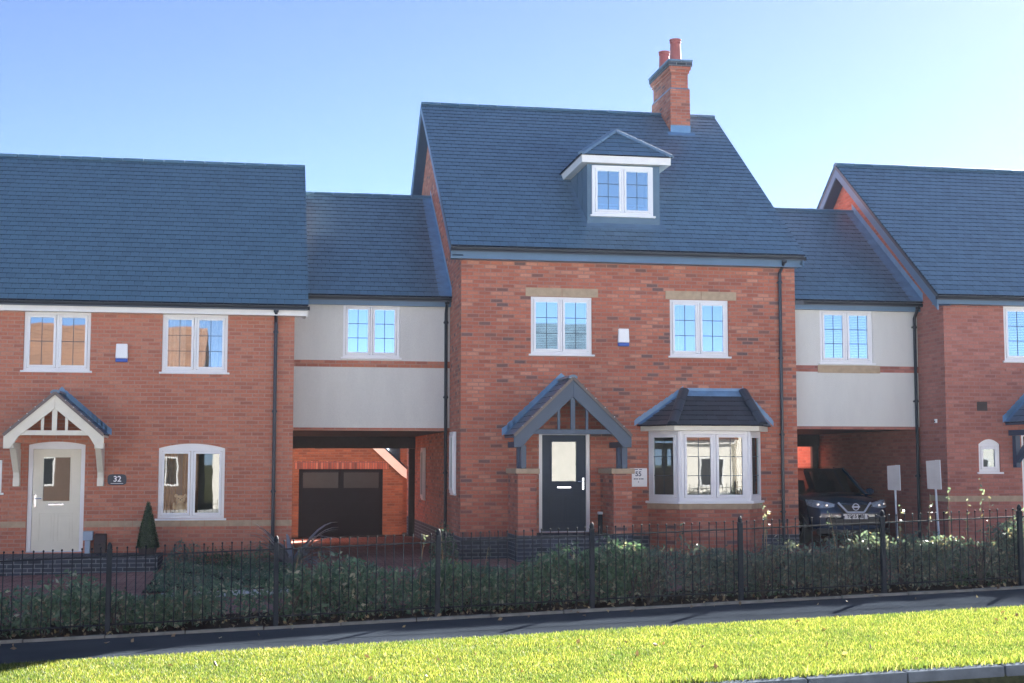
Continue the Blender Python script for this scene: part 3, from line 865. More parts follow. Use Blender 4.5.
window(dr, fr_front(DY), *dwin, setb=-.03, frame=.06, sash=.05, sill=True, sill_out=.08)
rooms(dr, fr_front(DY), [(2.75, 4.03, 6.87, 7.84)], .75, .085, 'room', .02)
ff = MB(); ex0, ex1, ey, ezb, ezt = 2.50, 4.37, .28, 7.90, 8.05
ff.box(ex0, ex1, ey, ey + .03, ezb, ezt); ff.box(ex0, ex0 + .03, ey + .03, 2.35, ezb, ezt); ff.box(ex1 - .03, ex1, ey + .03, 2.35, ezb, ezt)
ff.box(ex0 + .03, ex1 - .03, ey + .03, 2.3, ezb + .01, ezb + .03)
ff.build('fascia', M['white_trim'], dr, bevel=.006)
gx = MB(); cxd = (ex0 + ex1) / 2; apex = V((cxd, 1.25, 8.80)); rb = V((cxd, (8.80 - ZE1) / SL1 - .4, 8.80))
g0 = V((ex0 - .03, ey - .03, ezt + .005)); g1 = V((ex1 + .03, ey - .03, ezt + .005))
bl = V((ex0 - .03, (ezt - ZE1) / SL1 - .4, ezt + .005)); brr = V((ex1 + .03, bl.y, ezt + .005))
hip(gx, g0, g1, apex, .2, .3)
def side_slope(mb, a, b, t0, t1):
    # a eave start, b eave end (left to right when seen from outside), t0 top over a.., t1 top over b
    R = (b - a).normalized(); u0 = (t0 - a).dot(R); S = (t0 - a) - R * u0; u1 = (t1 - a).dot(R)
    tiles(mb, a, R, S, 0, u0, (b - a).length, u1, S.length, .2, .3, .016)
side_slope(gx, bl, g0, rb, apex); side_slope(gx, g1, brr, apex, rb)
gr = gx.build('dormer_roof', M['tile_main'], dr)
dk = MB(); d_ = V((0, 0, .006)); dk.face([g0 - d_, g1 - d_, apex - d_]); dk.face([bl - d_, g0 - d_, apex - d_, rb - d_]); dk.face([g1 - d_, brr - d_, rb - d_, apex - d_]); dk.face([bl - d_, brr - d_, g1 - d_, g0 - d_]); dk.build('dormer_deck', M['tile_dark'], dr)
for a, b in ((g0, apex), (g1, apex), (apex, rb)):
    hc = MB(); ridge_caps(hc, a + V((0, 0, .02)), b + V((0, 0, .03)), .085, .42); hc.build('hip_tiles', M['lead_pale'], dr)
ap = MB(); y0, y1 = .30, DY - .002
ap.face([(dx0 - .06, y0, roofz(y0) + .03), (dx1 + .10, y0, roofz(y0) + .03), (dx1 + .10, y1, roofz(y1) + .05), (dx0 - .06, y1, roofz(y1) + .05)])
for (x, s) in ((dx0, -1), (dx1, 1)):
    ye_ = 2.0
    q = [(x + s * .003, DY, roofz(DY) + .04), (x + s * .003, ye_, roofz(ye_) + .04), (x + s * .12, ye_, roofz(ye_) + .03), (x + s * .12, DY, roofz(DY) + .03)]
    ap.face(q if s < 0 else q[::-1])
ap.build('lead_apron', M['lead_pale'], dr)

# chimney
ch = MB(); cx0, cx1, cy0, cy1 = 5.61, 6.09, 4.36, 5.98
ch.box(cx0, cx1, cy0, cy1, 9.3, 10.68)
ch.box(cx0 + .035, cx1 - .035, cy0 + .04, cy1 - .04, 10.685, 11.08)
ch.box(cx0 + .005, cx1 - .005, cy0 + .01, cy1 - .01, 11.08, 11.155)
ch.box(cx0 - .025, cx1 + .025, cy0 - .025, cy1 + .025, 11.156, 11.23)
chm = ch.build('chimney', M['brick_main'], H1)
c2 = MB(); c2.box(cx0 - .05, cx1 + .05, cy0 - .05, cy1 + .05, 11.232, 11.345); c2.build('blue_brick_cap', M['brick_blue'], chm)
c2 = MB(); c2.box(cx0 - .07, cx1 + .07, cy0 - .07, cy1 + .07, 11.347, 11.39); c2.build('capping_slab', M['lead_pale'], chm, bevel=.01)
c2 = MB(); c2.prism([(cy0, 10.68), (cy0 + .04, 10.72), (cy1 - .04, 10.72), (cy1, 10.68)], 'x', cx0 + .002, cx1 - .002); c2.build('shoulder', M['lead_pale'], chm)
for i, (yy, h) in enumerate(((4.68, .60), (5.62, .58))):
    p = MB(); p.lathe((5.84, yy, 11.38), [(.15, 0), (.14, .05), (.125, h * .7), (.122, h * .84), (.14, h * .86), (.14, h * .9), (.128, h * .92), (.145, h * .98), (.145, h), (.10, h)], 18)
    p.build('chimney_pot', M['terracotta'], chm, smooth=False)
fl = MB()
fl.box(cx0 - .006, cx1 + .006, cy0 - .012, cy0 - .002, 9.55, 9.80)
yA = cy0 - .16; fl.face([(cx0 - .1, yA, roofz(yA) + .03), (cx1 + .1, yA, roofz(yA) + .03), (cx1 + .1, cy0 - .004, roofz(cy0) + .045), (cx0 - .1, cy0 - .004, roofz(cy0) + .045)])
fl.build('lead_flashing', M['lead'], chm)

# ------------------------------------------------------------------ LEFT HOUSE
XL, YL = -3.21, .68
H2 = root('terraced_house', (-8, YL, 0), 'pale orange brick house numbered 32 with cream door and slate blue roof, far left', 'house')
ZE2, YR2, ZR2, XW = 4.84, 4.784, 8.532, -12.6
yb2 = 2 * YR2 - YL
lw = [(-8.285, -7.065, 3.55, 4.67), (-5.73, -4.49, 3.55, 4.67), (-5.745, -4.50, .74, 2.17), (-9.4, -8.60, 1.24, 1.85)]
ldoor = (-8.135, -7.10, .12, 2.20)
m = MB(fr_front(YL)); wall_holes(m, XW, XL, -.5, 4.78, lw + [ldoor])
m.fr = None
SL2 = (ZR2 - ZE2) / (YR2 - .28)
poly = [(YL, -.5), (yb2, -.5), (yb2, 5.05), (YR2, ZR2 - .12), (YL, 5.05)]
for x, flip in ((XW, 1), (XL, 0)):
    q = [(x, p[0], p[1]) for p in poly]; m.face(q[::-1] if flip else q)
m.face([(XL, yb2, -.5), (XW, yb2, -.5), (XW, yb2, 5.05), (XL, yb2, 5.05)]); m.face([(XW, YL, 4.78), (XL, YL, 4.78), (XL, YL, 5.05), (XW, YL, 5.05)])
# spandrels over the arched heads
for (a, b, c, e_), rise in ((lw[2], .09), (ldoor, .06)):
    p = arch_pts(a, b, e_ - rise, rise, 12)
    for i in range(12):
        m.face([(p[i][0], YL, p[i][1]), (p[i + 1][0], YL, p[i + 1][1]), (p[i + 1][0], YL, e_), (p[i][0], YL, e_)])
        m.face([(p[i][0], YL, p[i][1]), (p[i][0], YL + .1, p[i][1]), (p[i + 1][0], YL + .1, p[i + 1][1]), (p[i + 1][0], YL, p[i + 1][1])])
m.build('wall', M['brick_left'], H2)
rooms(H2, fr_front(YL), lw + [ldoor])
gable_roof(H2, XW - .2, -2.955, .28, ZE2, YR2, ZR2, 'tile_left', .182)
fs = MB(); fs.box(XW, -3.0, .40, .425, 4.655, 4.80); fs.box(XW, -3.02, .426, YL - .002, 4.665, 4.685); fs.box(-3.06, -2.99, .426, YL + .3, 4.66, 4.76)
fs.build('fascia', M['white_trim'], H2)
bg = MB(); barge(bg, -2.99, .42, ZE2 - .01, YR2, ZR2 - .03, .17, .025); bg.build('barge_board', M['white_trim'], H2)
gutter_run(H2, XW, -2.93, .35, 4.825, .06)
downpipe(H2, -3.57, YL, 4.80, .12, .36)
window(H2, fr_front(YL), *lw[0], rows=2, glass='glass_left')
window(H2, fr_front(YL), *lw[1], rows=3, glass='glass_left', curtains=[('cloth', -5.68, -5.3, 3.55, 4.67), ('cloth', -5.05, -4.54, 3.55, 4.67)])
window(H2, fr_front(YL), *lw[2], rows=1, cols=1, arch=.09, glass='glass_wavy', curtains=[('tan', -5.68, -5.42, .8, 2.1), ('tan', -5.30, -5.14, .8, 2.1), ('tan', -5.08, -5.0, .8, 2.1)])
window(H2, fr_front(YL), *lw[3], 1, 1, 1)
front_door(H2, fr_front(YL), *ldoor[:2], .12, 2.20, 'cream_door', 'glass_wavy', .06, False, frame=.08, gz=(.49, .92))
bd = MB()
for a, b in ((XW, ldoor[0] - .01), (ldoor[1] + .01, XL + .002)):
    x = a
    while x < b - .01:
        bd.box(x, min(b, x + .44), YL - .006, YL - .001, .585, .70); x += .446
bd.build('stone_band', M['stone'], H2)
dentils(H2, XW, XL, YL, 3.375, .105, .33, .045, .014, 'brick_left')
ld = MB(); ld.box(-9.4, -5.62, -.62, YL - .008, -.5, .10); ld.build('landing', M['brick_blue'], H2)
porch_canopy(H2, -7.56, YL - .001, -.12, .885, 3.10, 2.32, 2.06, 'tile_main', 'cream')
for sgn in (-1, 1):
    b = MB(); x = -7.56 + sgn * .76
    b.prism([(YL - .002, 1.40), (YL - .10, 1.42), (YL - .16, 1.62), (YL - .58, 2.06), (YL - .002, 2.06)], 'x', x - .055, x + .055)
    b.build('bracket', M['cream'], H2, bevel=.006)
    b = MB(); b.box(x - .06, x + .06, YL - .13, YL - .003, 1.36, 1.52); b.build('corbel_block', M['cream'], H2, bevel=.005)

# ------------------------------------------------------------------ RIGHT HOUSE
XR, YRt = 9.705, -.88
H3 = root('terraced_house', (14, YRt, .2), 'plum red brick house with blue grey gable boards at the right edge', 'house')
ZE3, YR3, ZR3, XE = 5.14, 3.59, 8.813, 19.5
yb3 = 2 * YR3 - YRt
rw = [(11.02, 12.24, 3.88, 5.0), (10.39, 10.86, 1.63, 2.29)]
rdoor = (11.33, 12.30, .45, 2.5)
m = MB(fr_front(YRt)); wall_holes(m, XR, XE, -.3, 5.05, rw + [rdoor])
m.fr = None
poly = [(YRt, -.3), (yb3, -.3), (yb3, 5.3), (YR3, ZR3 - .12), (YRt, 5.3)]
for x, flip in ((XR, 1), (XE, 0)):
    q = [(x, p[0], p[1]) for p in poly]; m.face(q[::-1] if flip else q)
m.face([(XE, yb3, -.3), (XR, yb3, -.3), (XR, yb3, 5.3), (XE, yb3, 5.3)]); m.face([(XR, YRt, 5.05), (XE, YRt, 5.05), (XE, YRt, 5.3), (XR, YRt, 5.3)])
a, b, c, e_ = rw[1]; p = arch_pts(a, b, e_ - .1, .1, 12)
for i in range(12):
    m.face([(p[i][0], YRt, p[i][1]), (p[i + 1][0], YRt, p[i + 1][1]), (p[i + 1][0], YRt, e_), (p[i][0], YRt, e_)])
    m.face([(p[i][0], YRt, p[i][1]), (p[i][0], YRt + .1, p[i][1]), (p[i + 1][0], YRt + .1, p[i + 1][1]), (p[i + 1][0], YRt, p[i + 1][1])])
m.build('wall', M['brick_right'], H3)
rooms(H3, fr_front(YRt), rw + [rdoor])
gable_roof(H3, XR - .315, XE + .2, -1.28, ZE3, YR3, ZR3, 'tile_main', .19)
bg = MB(); barge(bg, XR - .30, -1.22, ZE3 - .03, YR3, ZR3 - .03, .24, .028); bg.build('barge_board', M['fascia_grey'], H3)
sf = MB()
for ya in (-1.2, 2 * YR3 + 1.2):
    sf.face([(XR - .27, ya, ZE3 - .2), (XR - .001, ya, ZE3 - .2), (XR - .001, YR3, ZR3 - .22), (XR - .27, YR3, ZR3 - .22)])
sf.build('soffit', M['bluegrey'], H3)
fs = MB(); fs.box(XR - .26, XE, -1.15, -1.125, 4.985, 5.10); fs.box(XR - .25, XE, -1.124, YRt - .002, 4.992, 5.01); fs.build('fascia', M['fascia_grey'], H3)
gutter_run(H3, XR - .3, XE, -1.22, 5.125, .06)
window(H3, fr_front(YRt), *rw[0], curtains=[('blind', 11.08, 12.2, 3.95, 4.95)])
window(H3, fr_front(YRt), *rw[1], 1, 1, 1, arch=.1, glass='glass_dark')
front_door(H3, fr_front(YRt), *rdoor[:2], .45, 2.42, 'door_navy', 'glass_wavy', 0, True)
bd = MB(); x = XR - .002
while x < rdoor[0] - .02:
    bd.box(x, min(rdoor[0] - .01, x + .44), YRt - .006, YRt - .001, 1.04, 1.155); x += .446
bd.box(XR - .007, XR - .001, YRt - .004, -.1, 1.04, 1.155)
bd.build('stone_band', M['stone'], H3)
dentils(H3, XR, XE, YRt, 3.66, .105, .33, .045, .014, 'brick_right')
porch_canopy(H3, 11.98, YRt - .001, -1.75, 1.0, 3.62, 2.62, 2.36, 'tile_main', 'bluegrey')
for sgn in (-1, 1):
    b = MB(); x = 11.98 + sgn * .80
    b.box(x - .05, x + .05, YRt - .13, YRt - .002, 1.72, 2.36)
    b.beam((x, YRt - .1, 1.86), (x, YRt - .7, 2.36), .09, .12, (0, 1, 0))
    b.build('bracket', M['bluegrey'], H3, bevel=.006)
v = MB(); v.box(10.38, 10.60, YRt - .012, YRt, 2.86, 3.04)
for k in range(5): v.box(10.395, 10.585, YRt - .024, YRt - .013, 2.88 + k * .032, 2.895 + k * .032)
v.build('air_vent', M['vent_brown'], H3)

# ------------------------------------------------------------------ LINK BUILDINGS over the archways
def link(name, label, x0, x1, yf, ze, yr, zr, win, band, zb, tile_mat, yrear, pipe_x, sill_stone, wall_side):
    H = root(name, ((x0 + x1) / 2, yf, zb), label, 'link building')
    m = MB(fr_front(yf)); wall_holes(m, x0 + .003, x1 - .003, zb + .06, ze - .10, [win], .09)
    m.fr = None
    q_ = MB(); q_.box(x0 + .003, x1 - .003, yrear, yrear + .1, zb, ze + 1.0); q_.build('rear_wall', M['render_cream'], H)
    m.face([(x0 + .003, yf, ze - .1), (x1 - .003, yf, ze - .1), (x1 - .003, yf, ze + .1), (x0 + .003, yf, ze + .1)])
    m.build('wall', M['render_cream'], H)
    rooms(H, fr_front(yf), [win], 1.5, .09)
    b = MB()
    b.box(x0 + .003, x1 - .003, yf - .014, yf - .001, band[0], band[1]); b.box(x0 + .003, x1 - .003, yf - .01, yf + .10, zb, zb + .058)
    b.build('brick_band', M['brick_right' if sill_stone else 'brick_left'], H)
    if sill_stone:
        s = MB(); s.box(win[0] - .07, win[1] + .14, yf - .035, yf - .015, band[0] - .02, band[1] + .005); s.build('stone_sill', M['stone'], H, bevel=.004)
    c = MB(); c.box(x0 + .003, x1 - .003, yf + .101, yrear, zb - .0, zb + .15); c.build('ceiling', M['dark_wood'], H)
    c = MB(); c.box(x0 + .003, x1 - .003, yrear - .35, yrear - .05, zb - .30, zb - .004); bm_ = c.build('rear_beam', M['dark_wood'], H)
    window(H, fr_front(yf), *win, setb=.02, curtains=[('blind', win[0] + .05, win[1] - .05, win[2], win[3])] if sill_stone else None)
    ye = yf - .3
    m = MB(); L = math.hypot(yr - ye, zr - ze)
    tiles(m, (0, ye, ze), (1, 0, 0), (0, yr - ye, zr - ze), x0, x0, x1, x1, L, .19)
    ybk = 2 * yr - ye
    tiles(m, (0, ybk, ze), (-1, 0, 0), (0, yr - ybk, zr - ze), -x1, -x1, -x0, -x0, L, .4, .6)
    rf = m.build('roof', M[tile_mat], H)
    k = MB(); k.prism([(ye + .03, ze - .006), (yr, zr - .006), (ybk, ze - .006), (ybk, ze - .09), (yr, zr - .1), (ye + .03, ze - .09)], 'x', x0 + .004, x1 - .004); k.build('roof_deck', M['tile_dark'], rf)
    rc = MB(); ridge_caps(rc, (x0, yr, zr), (x1, yr, zr), .11, .45); rc.build('ridge_tiles', M[tile_mat], rf)
    fl = MB(); sl = (zr - ze) / (yr - ye); xe = x1
    fl.face([(xe - .27, ye, ze + .035), (xe - .004, ye, ze + .045), (xe - .004, yr, zr + .045), (xe - .2, yr, zr + .035)])
    fl.face([(xe - .006, ye, ze + .045), (xe - .006, yr, zr + .045), (xe - .006, yr, zr + .20), (xe - .006, ye, ze + .20)][::-1])
    fl.build('lead_flashing', M['lead'], rf)
    fs = MB(); fs.box(x0 + .003, x1 - .003, yf - .17, yf - .145, ze - .17, ze - .05); fs.box(x0 + .003, x1 - .003, yf - .144, yf - .002, ze - .165, ze - .15); fs.build('fascia', M['fascia_grey'], H)
    gutter_run(H, x0 + .2, x1 - .01, yf - .235, ze - .02, .058)
    downpipe(H, pipe_x, yf, ze - .04, .0, yf - .225, 'gutter')
    return H
LK1 = link('link_building', 'cream rendered link with blank arch and garage beyond, between number 32 and the tall house', XL, 0.0, 1.67, 5.19, 5.363, 8.04, (-2.21, -1.05, 3.96, 5.05), (3.755, 3.89), 2.455, 'tile_main', 8.7, -.09, False, None)
LK2 = link('link_building', 'cream rendered link above the dark parked car, left of the plum brick house', W, XR, .266, 5.13, 3.388, 7.66, (7.54, 8.70, 3.875, 4.975), (3.685, 3.815), 2.50, 'tile_main', 5.9, 9.62, True, None)
for H, px, yy, zt in ((LK1, -.08, 8.5, 2.15), (LK2, 9.62, 5.7, 2.2)):
    q = MB(); q.box(px - .075, px + .075, yy - .07, yy + .07, -.4, zt); q.build('timber_post', M['dark_wood'], H)

# ------------------------------------------------------------------ rear garage and gate
G = root('garage', (-1.6, 14, -.4), 'single brick garage with dark glazed door seen through the left archway', 'garage')
gx0, gx1, gy = -3.9, .22, 14.0
gc = -1.85; gz = 1.62
m = MB(fr_front(gy)); wall_holes(m, gx0, gx1, -.7, gz, [(-2.80, -.36, -.6, 1.72 - .12)], .12); m.fr = None
m.face([(gx0, gy, gz), (gx1, gy, gz), (gc, gy, gz + 1.95)])
m.face([(gx0, gy, -.7), (gx0, gy + 6, -.7), (gx0, gy + 6, gz), (gx0, gy, gz)][::-1]); m.face([(gx1, gy, -.7), (gx1, gy + 6, -.7), (gx1, gy + 6, gz), (gx1, gy, gz)])
m.face([(gx1, gy + 6, -.7), (gx0, gy + 6, -.7), (gx0, gy + 6, gz), (gc, gy + 6, gz + 1.95), (gx1, gy + 6, gz)])
m.build('wall', M['brick_garage'], G)
s = MB(); s.box(-2.95, -.2, gy - .008, gy - .001, 1.602, 1.83); s.build('soldier_lintel', M['brick_soldier'], G)
d = MB(); d.box(-2.80, -.36, gy + .06, gy + .11, -.6, 1.60)
for k in range(5):
    z = -.5 + k * .38
    d.box(-2.72, -.44, gy + .05, gy + .0595, z, z + .012)
d.box(-1.61, -1.55, gy + .045, gy + .0595, 1.0, 1.55)
gd = d.build('garage_door', M['garage_dark'], G)
for a, b in ((-2.68, -1.66), (-1.50, -.48)):
    q = MB(); q.box(a, b, gy + .048, gy + .058, 1.05, 1.50); q.build('pane', M['frost'], gd)
m = MB()
for sgn in (-1, 1):
    hw = 2.2; L = math.hypot(hw, 2.0)
    if sgn < 0: tiles(m, (gc - hw, gy - .1, gz - .02), (0, -1, 0), (hw, 0, 2.0), -6.2, -6.2, .05, .05, L, .3, .4)
    else: tiles(m, (gc + hw, gy - .1, gz - .02), (0, 1, 0), (-hw, 0, 2.0), -.05, -.05, 6.2, 6.2, L, .3, .4)
m.build('roof', M['tile_main'], G)
b = MB()
for sgn in (-1, 1):
    b.prism([(gc, gz + 1.96), (gc + sgn * 2.18, gz - .03), (gc + sgn * 2.18, gz - .30), (gc + sgn * 2.02, gz - .20), (gc, gz + 1.68)], 'y', gy - .10 + (.002 if sgn > 0 else 0), gy - .07 + (.002 if sgn > 0 else 0))
b.build('barge_board', M['white_trim'], G)
tf = root('timber_fence', (.7, 12.6, -.3), 'orange brown timber fence panel standing right of the garage through the archway', 'fence')
q = MB()
for k in range(9):
    x = .24 + k * .14; q.box(x, x + .13, 12.6 + (.012 if k % 2 else 0), 12.62 + (.012 if k % 2 else 0), -.5, 1.28 + (.02 if k % 2 else 0))
q.build('boards', M['timber'], tf)
q = MB()
for z in (-.1, .9): q.box(.24, 1.5, 12.565, 12.598, z, z + .07)
q.build('rail', M['timber'], tf)

gw = root('added_outbuilding', (3.5, 15, -.4), 'brick wall behind the timber fence, made taller and roofed to shade the yard', 'added_outbuilding')  # only a brick strip shows; height, length and roof added to shade the yard
q = MB(); q.prism([(15.0, -.8), (19.0, -.8), (19.0, 4.2), (17.0, 5.9), (15.0, 4.2)], 'x', .24, 7.0); q.build('wall', M['brick_garage'], gw)
q = MB(); Lr = math.hypot(2.3, 1.95)
tiles(q, (0, 14.7, 3.96), (1, 0, 0), (0, 2.3, 1.95), .1, .1, 7.1, 7.1, Lr, .25, .3); tiles(q, (0, 19.3, 3.96), (-1, 0, 0), (0, -2.3, 1.95), -7.1, -7.1, -.1, -.1, Lr, .25, .3)
q.build('roof', M['tile_main'], gw)
q = MB(); q.box(W + .004, 9.0, 5.78, 5.88, -.3, 2.49); q.build('rear_wall', M['brick_right'], LK2)  # back wall hidden behind the car, added to block light into the carport

# ------------------------------------------------------------------ wall mounted things
def alarm(x, y, z, label, grp):
    r = root('alarm_box', (x, y - .002, z), label, 'alarm box')
    b = MB(); b.prism([(x - .115, z - .08), (x - .105, z + .20), (x + .105, z + .20), (x + .115, z - .08)], 'y', y - .075, y - .002); b.build('cover', M['box_white'], r, bevel=.014)
    b = MB(); b.box(x - .112, x + .112, y - .07, y - .003, z - .15, z - .082); b.build('strobe', M['box_blue'], r, bevel=.01)
alarm(-6.475, YL, 3.875, 'white alarm box on pale orange wall between the bedroom windows of number 32', 'alarm boxes')
alarm(3.265, 0, 4.275, 'white alarm box on red multi brick wall of the tall central house', 'alarm boxes')

def text(s, size, loc, mat, parent, rot=(math.pi / 2, 0, 0), ext=.002, name='lettering', bold=0):
    c = bpy.data.curves.new(name, 'FONT'); c.body = s; c.size = size; c.align_x = 'CENTER'; c.align_y = 'CENTER'; c.extrude = ext; c.offset = bold
    c.materials.append(mat)
    tmp = bpy.data.objects.new('tmp', c); COL.objects.link(tmp)
    dg = bpy.context.evaluated_depsgraph_get(); me = bpy.data.meshes.new_from_object(tmp.evaluated_get(dg))
    bpy.data.objects.remove(tmp); bpy.data.curves.remove(c); me.name = name
    o = bpy.data.objects.new(name, me); COL.objects.link(o); o.rotation_euler = rot
    if parent is not None:
        o.parent = parent; o.location = V(loc) - base_of(parent)
    else: o.location = loc
    return o

pq = root('house_number_plaque', (-6.505, YL, 1.48), 'dark slate plaque with white number 32 beside the cream door', 'house sign')
b = MB()
pts = [(-6.505 + .175 * math.copysign(abs(math.cos(t)) ** .45, math.cos(t)), 1.48 + .105 * math.copysign(abs(math.sin(t)) ** .55, math.sin(t))) for t in [2 * math.pi * k / 28 for k in range(28)]]
b.prism(pts, 'y', YL - .018, YL - .002); b.build('plate', M['slate_sign'], pq)
text('32', .15, (-6.50, YL - .019, 1.49), M['box_white'], pq, bold=.002)
b = MB(); b.box(-6.62, -6.39, YL - .02, YL - .0185, 1.405, 1.413); b.build('underline', M['box_white'], pq)

sg = root('notice_board', (3.555, -.01, 1.51), 'square white notice with number 55 on the wall beside the porch', 'sign')
b = MB(); b.box(3.385, 3.735, -.022, -.003, 1.335, 1.70); b.build('panel', M['box_white'], sg, bevel=.004)
text('55', .13, (3.555, -.023, 1.585), M['ink'], sg, bold=.003)
b = MB()
for (xa, xb, z, h) in ((3.47, 3.55, 1.668, .014), (3.57, 3.63, 1.668, .014), (3.46, 3.50, 1.48, .02), (3.51, 3.545, 1.48, .02), (3.565, 3.60, 1.48, .02), (3.61, 3.66, 1.48, .02), (3.55, 3.565, 1.42, .02)):
    b.box(xa, xb, -.0245, -.0225, z, z + h)
b.build('small_print', M['ink'], sg)

mp = root('utility_box', (-7.0, YL - .1, .1), 'pale blue grey utility box on a stub pipe right of the cream door', 'utility box')
b = MB(); b.box(-7.085, -6.905, YL - .16, YL - .03, .345, .515); b.build('box', M['meter'], mp, bevel=.01)
b = MB(); b.box(-7.05, -6.955, YL - .13, YL - .04, .10, .344); b.build('duct', M['meter'], mp, bevel=.006)
gv = root('gas_meter_cover', (-6.76, YL, .3), 'dark brown half sunk meter cover low on the wall beside utility box', 'meter box')
b = MB(); b.prism([(YL - .20, .105), (YL - .20, .30), (YL - .12, .45), (YL - .003, .47), (YL - .003, .105)], 'x', -6.88, -6.66); b.build('lid', M['vent_brown'], gv, bevel=.015)
b = MB(); b.box(-6.79, -6.75, YL - .206, YL - .2005, .26, .28); b.build('latch', M['iron'], gv)

tb = root('bollard_light', (2.63, -.62, .46), 'small dark garden light post by the right porch pier', 'light')
b = MB(); b.box(2.59, 2.67, -.65, -.57, .446, .82); b.build('post', M['iron'], tb, bevel=.008)
b = MB(); b.box(2.585, 2.675, -.655, -.565, .822, .87); b.build('cap', M['galv'], tb, bevel=.006)

# plush toy on the sill of the left window
pt = root('plush_toy', (-5.33, .80, .80), 'tan plush toy with round ears sitting in the lower window of number 32', 'toy')
b = MB()
cxp, cyp = -5.33, .865
for (dx, dz, r, sc) in ((0, .13, .105, (1, .7, 1.2)), (0, .30, .085, (1.05, .85, .95)), (-.085, .365, .035, (1, .6, 1)), (.09, .365, .035, (1, .6, 1)), (-.12, .17, .04, (.8, .8, 1.7)), (.12, .17, .04, (.8, .8, 1.7)), (-.07, .035, .045, (1, 1.2, .8)), (.07, .035, .045, (1, 1.2, .8))):
    b.ball((cxp + dx, cyp - (.05 if abs(dz - .035) < .01 else 0), .80 + dz), r, 14, sc)
b.build('body', M['plush'], pt, smooth=True)
b = MB()
for dx in (-.03, .03): b.ball((cxp + dx, cyp - .072, 1.115), .010, 8)
b.ball((cxp, cyp - .078, 1.088), .012, 8)
b.build('face', M['black_ink'], pt)

# two boards on poles
def board(x, y, z0, w, h, label, ang, lean, zbase):
    r = root('sign_board', (x, y, zbase), label, 'sign')
    b = MB(); top = V((x - lean, y, z0 + h * .35))
    b.tube([(x, y, zbase - .2), (x - lean, y, z0 + .03)], .022, 10); b.build('pole', M['galv'], r)
    ca, sa = math.cos(ang), math.sin(ang)
    xm = x - lean + w * .16; yf = y - .16
    # folded board: a wide front leaf and a narrow side leaf meeting at an edge nearer the viewer
    L0 = V((x - lean - w * .55, y + .02, 0)); E0 = V((xm, yf, 0)); R0 = V((x - lean + w * .50, y + .22, 0))
    for nm, A, B_, mt in (('front_leaf', L0, E0, 'board_back'), ('side_leaf', E0, R0, 'board_pale')):
        n = (B_ - A).normalized(); nn = V((-n.y, n.x, 0)) * .012
        b = MB()
        c = [A + V((-lean * .0, 0, z0)), B_ + V((0, 0, z0 - .012)), B_ + V((-lean * .25, 0, z0 + h)), A + V((-lean * .25, 0, z0 + h + (.0 if nm != 'front_leaf' else -.02)))]
        d = [p + nn for p in c]
        b.face(c); b.face(d[::-1])
        for i in range(4):
            j = (i + 1) % 4; b.face([c[j], c[i], d[i], d[j]])
        b.build(nm, M[mt], r)
board(8.79, -.5, 1.27, .27, .50, 'folded pale board on thin pole in front of the carport opening', .3, .03, .02)
board(9.19, -1.5, 1.31, .29, .56, 'taller folded pale board on leaning pole before the plum brick corner', .3, .07, .02)
sb = root('wall_sensor', (9.7, -.25, 2.6), 'tiny white sensor box on the plum brick flank wall', 'sensor')
b = MB(); b.box(9.66, 9.704, -.52, -.46, 2.62, 2.70); b.build('case', M['box_white'], sb, bevel=.006)
b = MB(); b.box(9.652, 9.6595, -.505, -.475, 2.635, 2.665); b.build('lens', M['black_ink'], sb)

# ------------------------------------------------------------------ parked car
def car_paint():
    nt = NT('car_dark_blue_paint'); b = nt.bsdf(Roughness=.22, **{'Coat_Weight': .8, 'Coat_Roughness': .06})
    n = nt.noise(pos(nt), 3, 3)
    nt.l(nt.ramp(n, [(.3, (.014, .036, .085)), (.7, (.02, .048, .105))]), b.inputs['Base Color'])
    nt.l(b.outputs[0], nt.out.inputs[0]); return nt.m
M['car'] = car_paint()
M['car_glass'] = glassmat('car_glass', .16, (.7, .9, 1.0), tr=(.22, .25, .27))
M['black_plastic'] = plain('black_plastic', (.012, .013, .016), .5, .1)
M['rubber'] = plain('tyre_rubber', (.018, .018, .019), .8, .1)
M['alloy'] = plain('alloy_wheel', (.5, .52, .55), .3, .05, Metallic=.9)
M['satin'] = plain('satin_trim', (.62, .68, .76), .3, .05)
M['lamp'] = plain('headlight_lens', (.34, .42, .52), .12, .35, 22)
M['seat_dark'] = plain('car_interior', (.03, .03, .034), .8, .1)
CX, CY0, CZ = 8.32, .50, .10
car = root('parked_car', (CX, CY0 + 2.2, CZ), 'dark blue crossover car parked in the carport with bright V grille', 'car')
# body: sections along the length; y measured back from the nose, half profile (x, z)
secs = [  # y, half-width, z_low, z_belt(side top), z_top(centre), top inset
    (.00, .46, .40, .62, .70), (.04, .66, .30, .74, .80), (.16, .80, .25, .84, .90), (.40, .875, .24, .90, .985), (.75, .90, .24, .945, 1.04), (1.15, .905, .24, .985, 1.085),
    (1.45, .905, .24, 1.00, 1.11), (2.2, .905, .24, 1.02, 1.12), (3.2, .905, .24, 1.04, 1.13), (3.95, .89, .26, 1.06, 1.14), (4.28, .84, .34, 1.02, 1.10), (4.37, .72, .48, .92, 1.0)]
b = MB()
rings = []
for (y, hw, zl, zb, zt) in secs:
    half = [(0, zl), (hw * .82, zl), (hw * .97, zl + .10), (hw, (zl + zb) / 2), (hw * .985, zb - .06), (hw * .93, zb), (hw * .72, lerp(zb, zt, .55)), (hw * .36, lerp(zb, zt, .9)), (0, zt)]
    full = [(-x, z) for x, z in half[1:-1]][::-1]
    ring = half + full
    rings.append([V((CX + p[0], CY0 + y, CZ + p[1])) for p in ring])
